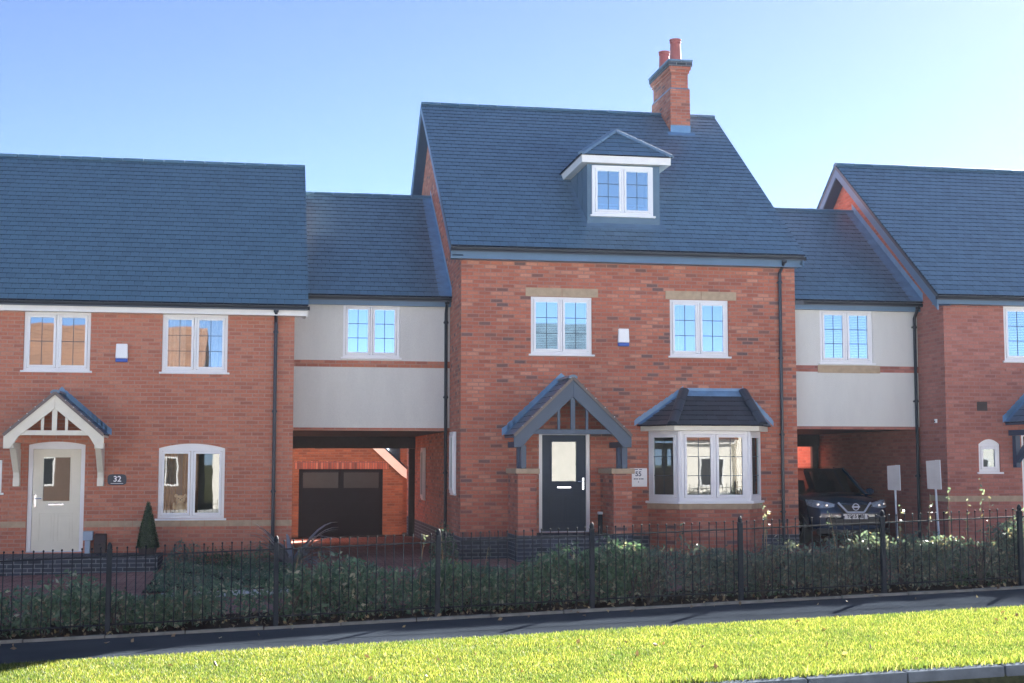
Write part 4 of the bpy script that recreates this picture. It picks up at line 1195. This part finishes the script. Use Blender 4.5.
for A, B_ in zip(rings, rings[1:]):
    n = len(A)
    for k in range(n): b.face([A[k], B_[k], B_[(k + 1) % n], A[(k + 1) % n]])
b.face(rings[0][::-1][::-1]); b.face(rings[-1][::-1])
b.build('body', M['car'], car, weld=True, smooth=True, subsurf=2)
# greenhouse
gh = [(1.12, .70, 1.06, 1.065), (1.95, .63, 1.06, 1.555), (2.5, .615, 1.06, 1.595), (3.4, .60, 1.06, 1.575), (3.95, .57, 1.06, 1.50), (4.25, .60, 1.06, 1.12)]
b = MB()
def ghp(y, tw, zb, zt, side): return V((CX + side * tw, CY0 + y, CZ + zt))
for i in range(1, 4):     # roof skin
    y0, w0, _, z0 = gh[i]; y1, w1, _, z1 = gh[i + 1]
    for u0, u1 in ((-1, -.5), (-.5, 0), (0, .5), (.5, 1)):
        h = lambda u: .03 * (1 - u * u)
        b.face([(CX + u0 * w0, CY0 + y0, CZ + z0 + h(u0)), (CX + u1 * w0, CY0 + y0, CZ + z0 + h(u1)), (CX + u1 * w1, CY0 + y1, CZ + z1 + h(u1)), (CX + u0 * w1, CY0 + y1, CZ + z1 + h(u0))])
b.build('roof', M['car'], car, smooth=True, weld=True)
pl = MB()
for sd in (-1, 1):
    for pa, pb, w_ in (((.80, 1.12, 1.02), (.63, 1.97, 1.57), .075), ((.885, 2.45, 1.02), (.625, 2.5, 1.6), .08), ((.885, 3.4, 1.04), (.61, 3.35, 1.58), .09), ((.82, 4.2, 1.06), (.57, 3.95, 1.51), .14), ((.63, 1.95, 1.575), (.58, 3.97, 1.52), .05)):
        pl.beam((CX + sd * pa[0], CY0 + pa[1], CZ + pa[2]), (CX + sd * pb[0], CY0 + pb[1], CZ + pb[2]), w_, .05)
pl.build('pillars', M['car'], car, bevel=.01)
b = MB(); n = 6
for k in range(n):
    u0, u1 = -1 + 2 * k / n, -1 + 2 * (k + 1) / n
    f = lambda u, w, y, z, bow: V((CX + u * w, CY0 + y + bow * u * u, CZ + z))
    b.face([f(u0, .78, 1.02, 1.085 - .05 * u0 * u0, .16), f(u1, .78, 1.02, 1.085 - .05 * u1 * u1, .16), f(u1, .61, 1.90, 1.575, .07), f(u0, .61, 1.90, 1.575, .07)])
b.build('windscreen', M['car_glass'], car, smooth=True, weld=True)
for sd in (-1, 1):
    b = MB()
    q = [(CX + sd * .88, CY0 + 1.25, CZ + 1.02), (CX + sd * .888, CY0 + 3.95, CZ + 1.05), (CX + sd * .60, CY0 + 3.7, CZ + 1.54), (CX + sd * .628, CY0 + 2.05, CZ + 1.58)]
    b.face(q if sd < 0 else q[::-1]); b.build('side_window', M['car_glass'], car)
    b = MB(); b.ball((CX + sd * 1.0, CY0 + 1.42, CZ + 1.08), .11, 12, (1.0, .55, .72)); b.beam((CX + sd * .88, CY0 + 1.45, CZ + 1.03), (CX + sd * .95, CY0 + 1.45, CZ + 1.06), .06, .04)
    b.build('wing_mirror', M['car'], car, smooth=True)
    # headlights wrap round the front corners
    b = MB()
    q = lambda x, y, z: V((CX + sd * x, CY0 + y, CZ + z))
    top = [(.40, .085, .845), (.56, .125, .885), (.70, .20, .915), (.80, .34, .93), (.868, .50, .925)]
    bot = [(.42, .06, .795), (.56, .085, .775), (.70, .145, .77), (.81, .27, .79), (.872, .42, .83)]
    o = .022
    tp = [q(x + o * .6, y - o - .012, z + .012) for x, y, z in top]; bt = [q(x + o * .6, y - o - .012, z) for x, y, z in bot]
    for i in range(4):
        f_ = [bt[i], bt[i + 1], tp[i + 1], tp[i]]; b.face(f_ if sd > 0 else f_[::-1])
    back = V((-sd * .05, .07, -.0))
    for L_ in (tp, bt):
        for i in range(4): b.face([L_[i], L_[i + 1], L_[i + 1] + back, L_[i] + back])
    for i in (0, 4): b.face([tp[i], bt[i], bt[i] + back, tp[i] + back])
    hl = b.build('headlight', M['lamp'], car)
    b = MB()
    for (x, y, z) in ((.58, .05, .83), (.73, .135, .85)): b.ball(q(x, y, z), .042, 10, (1, .5, 1))
    b.build('reflector', M['chrome'], hl, smooth=True)
    for yy in (.86, 3.5):
        b = MB()
        prof = [(.20, -.11), (.30, -.115), (.335, -.08), (.34, 0), (.335, .08), (.30, .115), (.20, .11)]
        ringsw = [[V((CX + sd * .80 + x_, CY0 + yy + r_ * math.cos(2 * math.pi * k / 24), CZ + .34 + r_ * math.sin(2 * math.pi * k / 24))) for k in range(24)] for r_, x_ in prof]
        for A, B_ in zip(ringsw, ringsw[1:]):
            for k in range(24): b.face([A[k], A[(k + 1) % 24], B_[(k + 1) % 24], B_[k]])
        wh = b.build('wheel', M['rubber'], car, smooth=True)
        b = MB(); xh = CX + sd * .915
        for k in range(5):
            a_ = 2 * math.pi * k / 5; b.beam((xh, CY0 + yy, CZ + .34), (xh, CY0 + yy + .2 * math.cos(a_), CZ + .34 + .2 * math.sin(a_)), .05, .025, (1, 0, 0))
        b.build('rim', M['alloy'], wh)
# grille, V bar, badge, lower bumper, plate
b = MB(); q = lambda x, y, z: V((CX + x, CY0 + y, CZ + z))
gp = [(-.40, .02, .845), (.40, .02, .845), (.30, -.02, .70), (.17, -.035, .60), (-.17, -.035, .60), (-.30, -.02, .70)]
b.face([q(x, y - .03, z) for x, y, z in gp[::-1]][::-1])
for k in range(6):
    z = .64 + k * .034; w_ = lerp(.2, .37, (z - .62) / .22); b.beam(q(-w_, -.062 + k * .008, z), q(w_, -.062 + k * .008, z), .012, .012)
b.build('grille', M['black_plastic'], car)
b = MB()
vp = [(-.36, -.012, .89), (-.185, -.075, .69), (.185, -.075, .69), (.36, -.012, .89)]
for (p, r_) in zip(vp, vp[1:]): b.beam(q(*p), q(*r_), .03, .05, (0, -1, .2))
b.build('grille_bar', M['satin'], car, bevel=.008)
b = MB()
pts = [(.066 * math.cos(t), .066 * math.sin(t)) for t in [2 * math.pi * k / 24 for k in range(24)]]
for (a0, a1) in zip(pts, pts[1:] + pts[:1]): b.beam(q(a0[0], -.085, .80 + a0[1]), q(a1[0], -.085, .80 + a1[1]), .016, .016, (0, -1, 0))
b.box(CX - .085, CX + .085, CY0 - .10, CY0 - .083, CZ + .784, CZ + .816)
b.build('badge', M['satin'], car)
b = MB(); b.beam(q(-.62, -.0, .50), q(.62, -.0, .50), .08, .16); b.beam(q(-.78, .10, .30), q(.78, .10, .30), .12, .12)
b.build('bumper', M['black_plastic'], car, bevel=.03)
b = MB(); b.beam(q(-.62, -.015, .672), q(.62, -.015, .672), .06, .012); b.build('bumper_trim', M['bluegrey'], car)
b = MB(); b.box(CX - .27, CX + .27, CY0 - .075, CY0 - .055, CZ + .55, CZ + .66); npl = b.build('number_plate', M['plate_white'], car, bevel=.004)
t_ = text('YC65 MBJ', .094, (CX, CY0 - .077, CZ + .605), M['black_ink'], npl, bold=.0022); t_.scale = (1.0, 1.15, 1)
b = MB()
for xx in (-.36, .36):
    b.beam(q(xx, 2.3, 1.0), q(xx, 2.42, 1.3), .46, .1, (0, -1, 0)); b.ball(q(xx, 2.45, 1.38), .1, 10, (1.2, .6, 1))
b.box(CX - .7, CX + .7, CY0 + 1.2, CY0 + 1.5, CZ + .9, CZ + 1.06)
b.build('seats', M['seat_dark'], car)

# ------------------------------------------------------------------ railings
YF = -9.2
RL = root('iron_railing', (.4, YF, zfun(.4, YF)), 'long black iron railing with ball topped bars along the footpath', 'railing')
PX = [-5.53 + 1.985 * i for i in range(-2, 9)]
post_me = bar_me = None
def lean(): return random.uniform(-.012, .012)
first_post = first_bar = None
def child_copy(src, name, parent, loc):
    o = src.copy(); o.parent = parent; o.location = loc; COL.objects.link(o); return o
for i, x in enumerate(PX):
    z = zfun(x, YF); base = base_of(RL)
    if first_post is None:
        m = MB(); m.box(-.030, .030, -.030, .030, -.1, 1.005)
        m.box(-.035, .035, -.035, .035, 1.006, 1.018)
        first_post = m.build('post', M['iron_grey'], None, bevel=.004); first_post.parent = RL
        m = MB(); m.lathe((0, 0, 0), [(.026, 1.018), (.031, 1.035), (.029, 1.06), (.019, 1.085), (.005, 1.10)], 12); first_cap = m.build('finial', M['iron'], None, smooth=True); first_cap.parent = first_post
        first_post.location = V((x, YF, z)) - base
        post = first_post
    else:
        post = child_copy(first_post, 'post', RL, V((x, YF, z)) - base)
        child_copy(first_cap, 'finial', post, (0, 0, 0))
    post.rotation_euler = (lean(), lean(), 0)
NB = 17
for i in range(len(PX) - 1):
    xa, xb = PX[i] + .035, PX[i + 1] - .035
    za, zb = zfun(PX[i], YF), zfun(PX[i + 1], YF)
    m = MB()
    for h in (.93, .12): m.beam((xa, YF, za + h), (xb, YF, zb + h), .008, .018)
    pn = m.build('panel_rails', M['iron'], RL)
    vis = 1 <= i <= 8
    if vis:
        for k in range(NB):
            t = (k + .5) / NB; x = lerp(xa, xb, t); z = lerp(za, zb, t)
            if first_bar is None:
                m = MB(); m.tube([(0, 0, .06), (0, 0, 1.02)], .0066, 6, False); m.ball((0, 0, 1.03), .0125, 8, (1, 1, 1.25))
                first_bar = m.build('bar', M['iron'], None); first_bar.parent = pn; bb_ = first_bar
            else:
                bb_ = first_bar.copy(); COL.objects.link(bb_); bb_.parent = pn
            bb_.location = V((x, YF + random.uniform(-.003, .003), z + random.uniform(-.005, .005))) - base
            bb_.rotation_euler = (random.uniform(-.008, .008), random.uniform(-.008, .008), 0)
    else:
        m = MB()
        for k in range(NB):
            t = (k + .5) / NB; x = lerp(xa, xb, t); z = lerp(za, zb, t)
            m.tube([(x, YF, z + .06), (x, YF, z + 1.045)], .0085, 6, False); m.ball((x, YF, z + 1.06), .021, 8)
        m.build('bars', M['iron'], pn)

# ------------------------------------------------------------------ vegetation
def leaf_cloud(name, centers, size, mat, parent=None, updir=.3, asp=.45, fold=.25):
    """folded leaves (two quads each) at the given points"""
    c = np.asarray(centers, float); n = len(c)
    d = rng.normal(size=(n, 3)); d[:, 2] += updir; d /= np.linalg.norm(d, axis=1)[:, None]
    r = rng.normal(size=(n, 3)); s = np.cross(d, r); s /= np.linalg.norm(s, axis=1)[:, None]
    nn = np.cross(s, d)
    L = (size * rng.uniform(.6, 1.35, n))[:, None]; Wd = L * asp
    mid0 = c - d * L * .5; mid1 = c + d * L * .5
    a = c + s * Wd * .5 + nn * L * fold * .4; b = c - s * Wd * .5 + nn * L * fold * .4
    v = np.stack([mid0, a, mid1, b], 1).reshape(-1, 3)
    i = np.arange(n)[:, None] * 4
    q = np.concatenate([np.concatenate([i, i + 1, i + 2], 1), np.concatenate([i, i + 2, i + 3], 1)], 0)
    return raw_mesh(name, v, q, mat, parent)

def hedge(name, label, x0, x1, y0, y1, hfun, n, mat, size, stems, twig_mat='twig', spikes=()):
    r = root(name, ((x0 + x1) / 2, (y0 + y1) / 2, zfun((x0 + x1) / 2, YF)), label, 'hedge')
    # clumps
    nc = int((x1 - x0) * 9)
    cc = np.stack([rng.uniform(x0, x1, nc), rng.uniform(y0, y1, nc)], 1)
    pts = []
    while len(pts) < n:
        k = rng.integers(nc); x, y = cc[k] + rng.normal(0, .13, 2)
        if not (x0 - .1 < x < x1 + .1 and y0 - .02 < y < y1 + .2): continue
        h = hfun(x) * (1 + .24 * math.sin(k * 12.9898)) * (1 - .5 * abs((y - (y0 + y1) / 2) / (y1 - y0)) ** 2)
        t = rng.beta(1.7, 1.05)
        if rng.random() < .35: y = y0 + abs(rng.normal(0, .12))
        pts.append((x, y, zfun(x, y) + .03 + h * t))
    fo = leaf_cloud('foliage', pts, size, mat, r)
    m = MB()
    for k in range(stems):
        x, y = cc[rng.integers(nc)]; z = zfun(x, y); h = hfun(x) * random.uniform(.75, 1.12)
        p = [V((x, y, z - .02))]
        dx, dy = random.uniform(-.2, .2), random.uniform(-.12, .12)
        for t in (.4, .75, 1.0): p.append(V((x + dx * t + random.uniform(-.03, .03), y + dy * t, z + h * t)))
        m.tube(p, [.008, .006, .004, .002], 4, False)
    m.build('stems', M[twig_mat], r)
    sp = []; m = MB()
    for (x, h) in spikes:
        y = (y0 + y1) / 2 + random.uniform(-.2, .2); z = zfun(x, y); dx = random.uniform(-.15, .15)
        m.tube([(x, y, z + .2), (x + dx * .5, y, z + h * .7), (x + dx, y, z + h)], [.006, .004, .002], 4, False)
        for k in range(12):
            t = random.uniform(.62, 1.03); sp.append((x + dx * t + random.uniform(-.03, .03), y + random.uniform(-.03, .03), z + h * t))
    if spikes:
        m.build('tall_twigs', M['twig_pale'], r); leaf_cloud('twig_leaves', sp, .06, M['leaf_brown'], r)
    return r

hl_ = lambda x: .45 + .10 * math.sin(x * 1.7) + .06 * math.sin(x * 4.1 + 1) + (.06 if x > -4 else 0)
hr_ = lambda x: .62 + .07 * math.sin(x * 1.9 + .5) + .06 * math.sin(x * 4.7) + .012 * x - .16 * math.exp(-((x - 3.9) / 1.0) ** 2)
hm_ = lambda x: lerp(.48, .66, min(1, max(0, (x + 1.4) / 2.2))) + .08 * math.sin(x * 3.1)
hedge('hedge', 'low dark green hedge behind the railings in front of number 32', -10.5, -1.5, -9.08, -8.1, hl_, 19000, M['leaf_hedge'], .076, 200, spikes=[(-3.35, .95), (-3.1, .75), (-2.9, .85)])
hedge('hedge', 'mid height mixed green hedge at the middle of the railings', -1.5, 1.2, -9.08, -8.1, hm_, 9000, M['leaf_hedge'], .074, 90, spikes=[(-1.75, .98), (-1.4, 1.02), (-.9, .8)])
hedge('hedge', 'tall brownish green hedge with pale leaves at the right end of railings', 1.2, 10.5, -9.08, -8.0, hr_, 31000, M['leaf_brown'], .060, 620, spikes=[(3.0, 1.25), (2.9, 1.1), (4.0, 1.05), (5.35, 1.22), (5.7, 1.3), (5.9, 1.15), (6.15, 1.42), (6.25, 1.2), (4.9, 1.1), (1.9, .98)])
# fresh green tufts inside the hedge base
gp_ = []
for (x, n_) in ((-5.2, 500), (-2.6, 350), (-.9, 420), (2.75, 300), (5.7, 420), (-6.9, 400)):
    for k in range(n_): gp_.append((x + rng.normal(0, .26), -8.98 + rng.normal(0, .07), zfun(x, YF) + .03 + abs(rng.normal(0, .17))))
o = leaf_cloud('ground_cover', gp_, .05, M['leaf_green']); tag(o, 'fresh green weeds growing at the foot of the railings', 'weeds', None, 'stuff')
dl = [(rng.uniform(-9, 9), rng.uniform(-9.42, -8.3), 0) for k in range(700)] + [(rng.uniform(-8, 8), rng.uniform(-10.2, -9.4), 0) for k in range(40)]
dl = [(x, y, zfun(x, y) + rng.uniform(.012, .05)) for x, y, _ in dl]
dl += [(x, y, zfun(x, y) + .035) for x, y in zip(rng.uniform(-8, 8, 90), rng.uniform(-14.8, -11.4, 90))]
o = leaf_cloud('fallen_leaves', dl, .06, M['leaf_dead'], None, 0, .6, .4); tag(o, 'dry brown leaves fallen under the hedge and path edge', 'leaves', None, 'stuff')

# topiary cone
tp_ = root('topiary_cone', (-5.87, .18, .1), 'clipped green conical topiary beside the arched window', 'topiary')
pts = []
for k in range(4200):
    t = 1 - math.sqrt(rng.uniform(0, 1)) ; a = rng.uniform(0, 6.283); rr = .20 * (1 - t) ** .85 * (1 + .06 * math.sin(5 * a + 9 * t)) + .012
    rr *= rng.uniform(.86, 1.03)
    pts.append((-5.87 + rr * math.cos(a), .18 + rr * math.sin(a), .22 + t * .88))
leaf_cloud('foliage', pts, .032, M['leaf_topiary'], tp_)
m = MB(); m.lathe((-5.87, .18, .1), [(.15, 0), (.175, .14), (.165, .14)], 16); m.build('pot', M['vent_brown'], tp_)
m = MB(); m.lathe((-5.87, .18, .2), [(.17, .01), (.14, .25), (.07, .62), (.008, .86)], 12); m.build('core', M['leaf_topiary'], tp_)

# bed in front of the left house with low shrubs, and its pale edging
def blob(name, label, x, y, r, h, n, mat, size, cat='shrub', z=None):
    z = zfun(x, y) if z is None else z
    o = root(name, (x, y, z), label, cat)
    pts = []
    for k in range(n):
        a = rng.uniform(0, 6.283); q = math.sqrt(rng.uniform(0, 1)); t = rng.beta(1.7, 1.1)
        hh = h * (1 - .6 * q * q) * (1 + .25 * math.sin(3 * a + x * 7))
        pts.append((x + r * q * math.cos(a), y + r * .8 * q * math.sin(a), z + hh * t))
    leaf_cloud('foliage', pts, size, mat, o)
    m = MB()
    for k in range(10):
        a = random.uniform(0, 6.28); m.tube([(x, y, z), (x + r * .35 * math.cos(a), y + r * .35 * math.sin(a), z + h * .55)], [.007, .003], 4, False)
    m.build('stems', M['twig'], o)
sheet('flower_bed', -5.55, -3.25, -4.6, .66, .02, M['soil'], 10, 10, 'dark planted bed under the arched window')
sheet('gravel_strip', -5.25, -3.3, -5.45, -4.6, .012, M['pale_edge'], 10, 6, 'pale gravel strip in front of the planted bed')
bp_ = [(rng.uniform(-5.5, -3.0), rng.uniform(-4.55, -.6), 0) for k in range(7000)]
bp_ = [(x, y, zfun(x, y) + .02 + (.12 + .08 * math.sin(x * 5 + y * 3)) * rng.beta(1.5, 1.3)) for x, y, _ in bp_]
o = leaf_cloud('bed_planting', bp_, .06, M['leaf_hedge']); tag(o, 'low dark green planting filling the bed under the arched window', 'ground cover', None, 'stuff')
blob('low_shrub', 'bushy brownish low shrub right of the topiary cone', -5.15, -.5, .40, .52, 900, M['leaf_brown'], .06)
blob('low_shrub', 'low spreading green shrub under the arched window', -4.5, -.8, .5, .40, 1000, M['leaf_green'], .05)
blob('low_shrub', 'dark low shrub left of the drooping strap leaved plant', -3.85, -1.0, .42, .42, 900, M['leaf_hedge'], .055)
blob('low_shrub', 'small dark shrub beside the downpipe foot by the archway', -.35, -.3, .28, .62, 700, M['leaf_hedge'], .06)

st = root('strap_leaf_plant', (-3.25, -1.6, zfun(-3.25, -1.6)), 'grey purple strap leaved plant with drooping blades at the house corner', 'plant')
m = MB()
for k in range(80):
    a = random.uniform(0, 6.283); L = random.uniform(.9, 1.8); lift = random.uniform(.35, 1.2); w0 = random.uniform(.03, .06)
    prev = None; base = V((-3.25, -1.6, zfun(-3.25, -1.6)))
    n = 7
    for i in range(n + 1):
        t = i / n
        p = base + V((math.cos(a) * L * .55 * t, math.sin(a) * L * .4 * t, L * lift * .82 * (t * 1.15 - .95 * t * t * (1.25 - lift * .55))))
        p.z = max(p.z, base.z + .02)
        s = V((-math.sin(a), math.cos(a), .15)) * (w0 * (1 - t) ** .6 + .003)
        if prev: m.face([prev[0], prev[1], p + s, p - s])
        prev = (p - s, p + s)
m.build('leaves', M['leaf_strap'], st, weld=True)

# grass blades on the verge
def blades(name, n, x0, x1, y0, y1, h, w):
    x = rng.uniform(x0, x1, n); y = rng.uniform(y0, y1, n)
    patch = .5 + .5 * np.sin(x * 2.3 + 1.7 * np.sin(y * 3.1)) * np.sin(y * 4.3 + x * .9)
    hh = h * rng.uniform(.5, 1.25, n) * (.75 + .4 * patch)
    zx = np.array([-.05 + .0338 * a for a in x])
    a = rng.uniform(0, 2 * np.pi, n); lx = np.cos(a); ly = np.sin(a)
    le = rng.uniform(.15, .8, n) * hh
    b = rng.uniform(0, 2 * np.pi, n); bx = np.cos(b) * w; by = np.sin(b) * w
    z0 = zx + .002
    p0 = np.stack([x - bx, y - by, z0], 1); p1 = np.stack([x + bx, y + by, z0], 1)
    m1 = np.stack([x + bx * .8 + lx * le * .35, y + by * .8 + ly * le * .35, z0 + hh * .6], 1); m0 = np.stack([x - bx * .8 + lx * le * .35, y - by * .8 + ly * le * .35, z0 + hh * .6], 1)
    t1 = np.stack([x + bx * .15 + lx * le, y + by * .15 + ly * le, z0 + hh], 1); t0 = np.stack([x - bx * .15 + lx * le, y - by * .15 + ly * le, z0 + hh], 1)
    v = np.stack([p0, p1, m1, m0, t1, t0], 1).reshape(-1, 3); i = np.arange(n)[:, None] * 6
    q = np.concatenate([np.concatenate([i, i + 1, i + 2, i + 3], 1), np.concatenate([i + 3, i + 2, i + 4, i + 5], 1)], 0)
    o = raw_mesh(name, v, q, M['grass']); return tag(o, 'short bright green grass blades of the sunlit verge', 'grass', None, 'stuff')
blades('grass', 270000, -9.5, 8.5, -14.96, -11.3, .031, .003)
blades('grass_fringe', 9000, -9.5, 8.5, -15.03, -14.8, .075, .004)

# ------------------------------------------------------------------ houses across the road (seen mirrored in the windows)
def opposite(x0, x1, yf, ze, zr, label, wall='brick_opp', roof='tile_brown', dep=8.5):
    H = root('facing_house', ((x0 + x1) / 2, yf, -.3), label, 'house', 'houses across the road')
    yb = yf - dep; yr = (yf + yb) / 2
    m = MB(); m.face([(x1, yf, -1), (x0, yf, -1), (x0, yf, ze), (x1, yf, ze)]); m.face([(x0, yb, -1), (x1, yb, -1), (x1, yb, ze), (x0, yb, ze)])
    for x, fl in ((x0, 1), (x1, 0)):
        q = [(x, yb, -1), (x, yf, -1), (x, yf, ze), (x, yr, zr - .1), (x, yb, ze)]; m.face(q if not fl else q[::-1])
    m.build('wall', M[wall], H)
    m = MB(); L = math.hypot(yr - yf - .4, zr - ze + .1)
    tiles(m, (0, yf + .4, ze - .1), (-1, 0, 0), (0, yr - yf - .4, zr - ze + .1), -x1 - .2, -x1 - .2, -x0 + .2, -x0 + .2, L, .3, .33)
    tiles(m, (0, yb - .4, ze - .1), (1, 0, 0), (0, yr - yb + .4, zr - ze + .1), x0 - .2, x0 - .2, x1 + .2, x1 + .2, L, .5, .6)
    m.build('roof', M[roof], H)
    w = (x1 - x0); n = max(2, round(w / 2.6))
    for k in range(n):
        for za, zb in ((.7, 2.0), (3.4, 4.5)):
            if zb > ze - .2: continue
            a = x0 + w * (k + .5) / n - .6
            f = MB(); f.box(a, a + .07, yf + .001, yf + .05, za, zb); f.box(a + 1.13, a + 1.2, yf + .001, yf + .05, za, zb); f.box(a + .07, a + 1.13, yf + .001, yf + .05, za, za + .07); f.box(a + .07, a + 1.13, yf + .001, yf + .05, zb - .07, zb); f.box(a + .57, a + .63, yf + .001, yf + .05, za + .07, zb - .07)
            wn = f.build('window', M['white'], H)
            g = MB(); g.face([(a + 1.13, yf + .02, za + .07), (a + .07, yf + .02, za + .07), (a + .07, yf + .02, zb - .07), (a + 1.13, yf + .02, zb - .07)]); g.build('pane', M['frost'], wn)
    f = MB(); f.box(x0 - .1, x1 + .1, yf + .2, yf + .24, ze - .25, ze - .08); f.build('fascia', M['white_trim'], H)
M['opp_cream'] = plain('cream_render_opposite', (.80, .78, .72), .9, .05)
M['forecourt'] = plain('light_bounce_paving', (.58, .62, .66), .9, .12, 2, .2, 60)  # unseen paving made pale and bluish to bounce cool light onto the fronts
sheet('forecourt', -60, 70, -37.2, -22.5, -.13, M['forecourt'], 60, 6, 'unseen forecourt across the road, made pale to bounce light at the fronts')
OY = -37
opposite(-47, -36, OY, 3.6, 6.6, 'low cream rendered house across the road, farthest left in the row', 'opp_cream', 'tile_red')
opposite(-35, -24, OY, 3.6, 6.6, 'low cream rendered house across the road, second from the left end', 'opp_cream', 'tile_brown')
opposite(-23, -15.5, OY, 5.0, 8.5, 'leftmost of the two tall brick houses across the road', 'brick_opp', 'tile_opp')
opposite(-15.2, -7.0, OY, 5.0, 8.4, 'right one of the two tall brick houses across the road, mirrored in upper windows', 'brick_opp', 'tile_opp')
opposite(-6.2, 4.6, OY, 3.5, 6.4, 'low cream rendered house across the road, mirrored in the lower window of number 32', 'opp_cream', 'tile_red')
opposite(5.2, 12.6, OY, 5.2, 8.8, 'dark roofed tall cream house across the road, mirrored in the middle upper window', 'opp_cream', 'tile_dark')
opposite(13.6, 17.6, OY + 1, 2.9, 5.2, 'small cream garage house across the road, mirrored in the bay window', 'opp_cream', 'tile_red', 6)
opposite(18.2, 28, OY, 3.5, 6.5, 'low cream house with red roof across the road, mirrored at the right of the bay', 'opp_cream', 'tile_red')
opposite(29, 39, OY, 3.5, 6.5, 'low cream house across the road, mirrored in the plum brick house', 'opp_cream', 'tile_brown')
opposite(40, 51, OY, 3.6, 6.6, 'low cream house across the road, farthest right in the row', 'opp_cream', 'tile_red')

# ------------------------------------------------------------------ thin haze volume added to lift the darks like a lens flare veil
hz = MB(); hz.box(-920, 920, -920, 920, -34, 14.2)
hm = NT('flare_veil_haze'); pv = hm.n('ShaderNodeVolumePrincipled'); pv.inputs['Color'].default_value = (.74, .84, 1.0, 1); pv.inputs['Density'].default_value = HAZE
pv.inputs['Anisotropy'].default_value = .25
hm.l(pv.outputs[0], hm.out.inputs['Volume'])
tag(hz.build('haze', hm.m), 'thin bluish haze over the street, added to lift shadows like lens flare', None, None, 'stuff')

# ------------------------------------------------------------------ light, sky, camera
SUN_AZ, SUN_EL = math.radians(40), math.radians(26.3)      # azimuth from +Y towards +X
w = bpy.data.worlds.new('World'); scene.world = w; w.use_nodes = True
nt = w.node_tree; bg = nt.nodes['Background']
sky = nt.nodes.new('ShaderNodeTexSky'); sky.sky_type = 'NISHITA'; sky.sun_disc = False
sky.sun_elevation = SUN_EL; sky.sun_rotation = SUN_AZ
sky.altitude = 3500; sky.air_density = .33; sky.dust_density = .75; sky.ozone_density = .5
nt.links.new(sky.outputs[0], bg.inputs['Color']); bg.inputs['Strength'].default_value = .05
ld_ = bpy.data.lights.new('sun', 'SUN'); ld_.energy = 5.0; ld_.angle = math.radians(.53); ld_.color = (1.0, .965, .91)
so = bpy.data.objects.new('sun', ld_); COL.objects.link(so)
dirv = V((math.sin(SUN_AZ) * math.cos(SUN_EL), math.cos(SUN_AZ) * math.cos(SUN_EL), math.sin(SUN_EL)))
so.rotation_euler = dirv.to_track_quat('Z', 'Y').to_euler(); so.location = dirv * 60

cd = bpy.data.cameras.new('camera'); cam = bpy.data.objects.new('camera', cd); COL.objects.link(cam)
cd.sensor_width = 36; cd.lens = 1365.172 / 1024 * 36; cd.clip_end = 3000
yaw, pitch, roll = math.radians(10.033), math.radians(4.995), math.radians(.053)
fw = V((math.sin(yaw) * math.cos(pitch), math.cos(yaw) * math.cos(pitch), math.sin(pitch)))
rt = V((math.cos(yaw), -math.sin(yaw), 0)); up = rt.cross(fw)
r2 = rt * math.cos(roll) + up * math.sin(roll); u2 = up * math.cos(roll) - rt * math.sin(roll)
mt = Matrix((r2, u2, -fw)).transposed().to_4x4(); mt.translation = V((-3.653, -26.368, 1.845))
cam.matrix_world = mt
scene.camera = cam

scene.view_settings.view_transform = 'Standard'; scene.view_settings.look = 'None'
scene.view_settings.exposure = 3.22; scene.view_settings.gamma = 1; scene.view_settings.use_curve_mapping = False
scene.render.engine = 'CYCLES'
scene.cycles.use_denoising = True
scene.cycles.max_bounces = 8; scene.cycles.transparent_max_bounces = 12
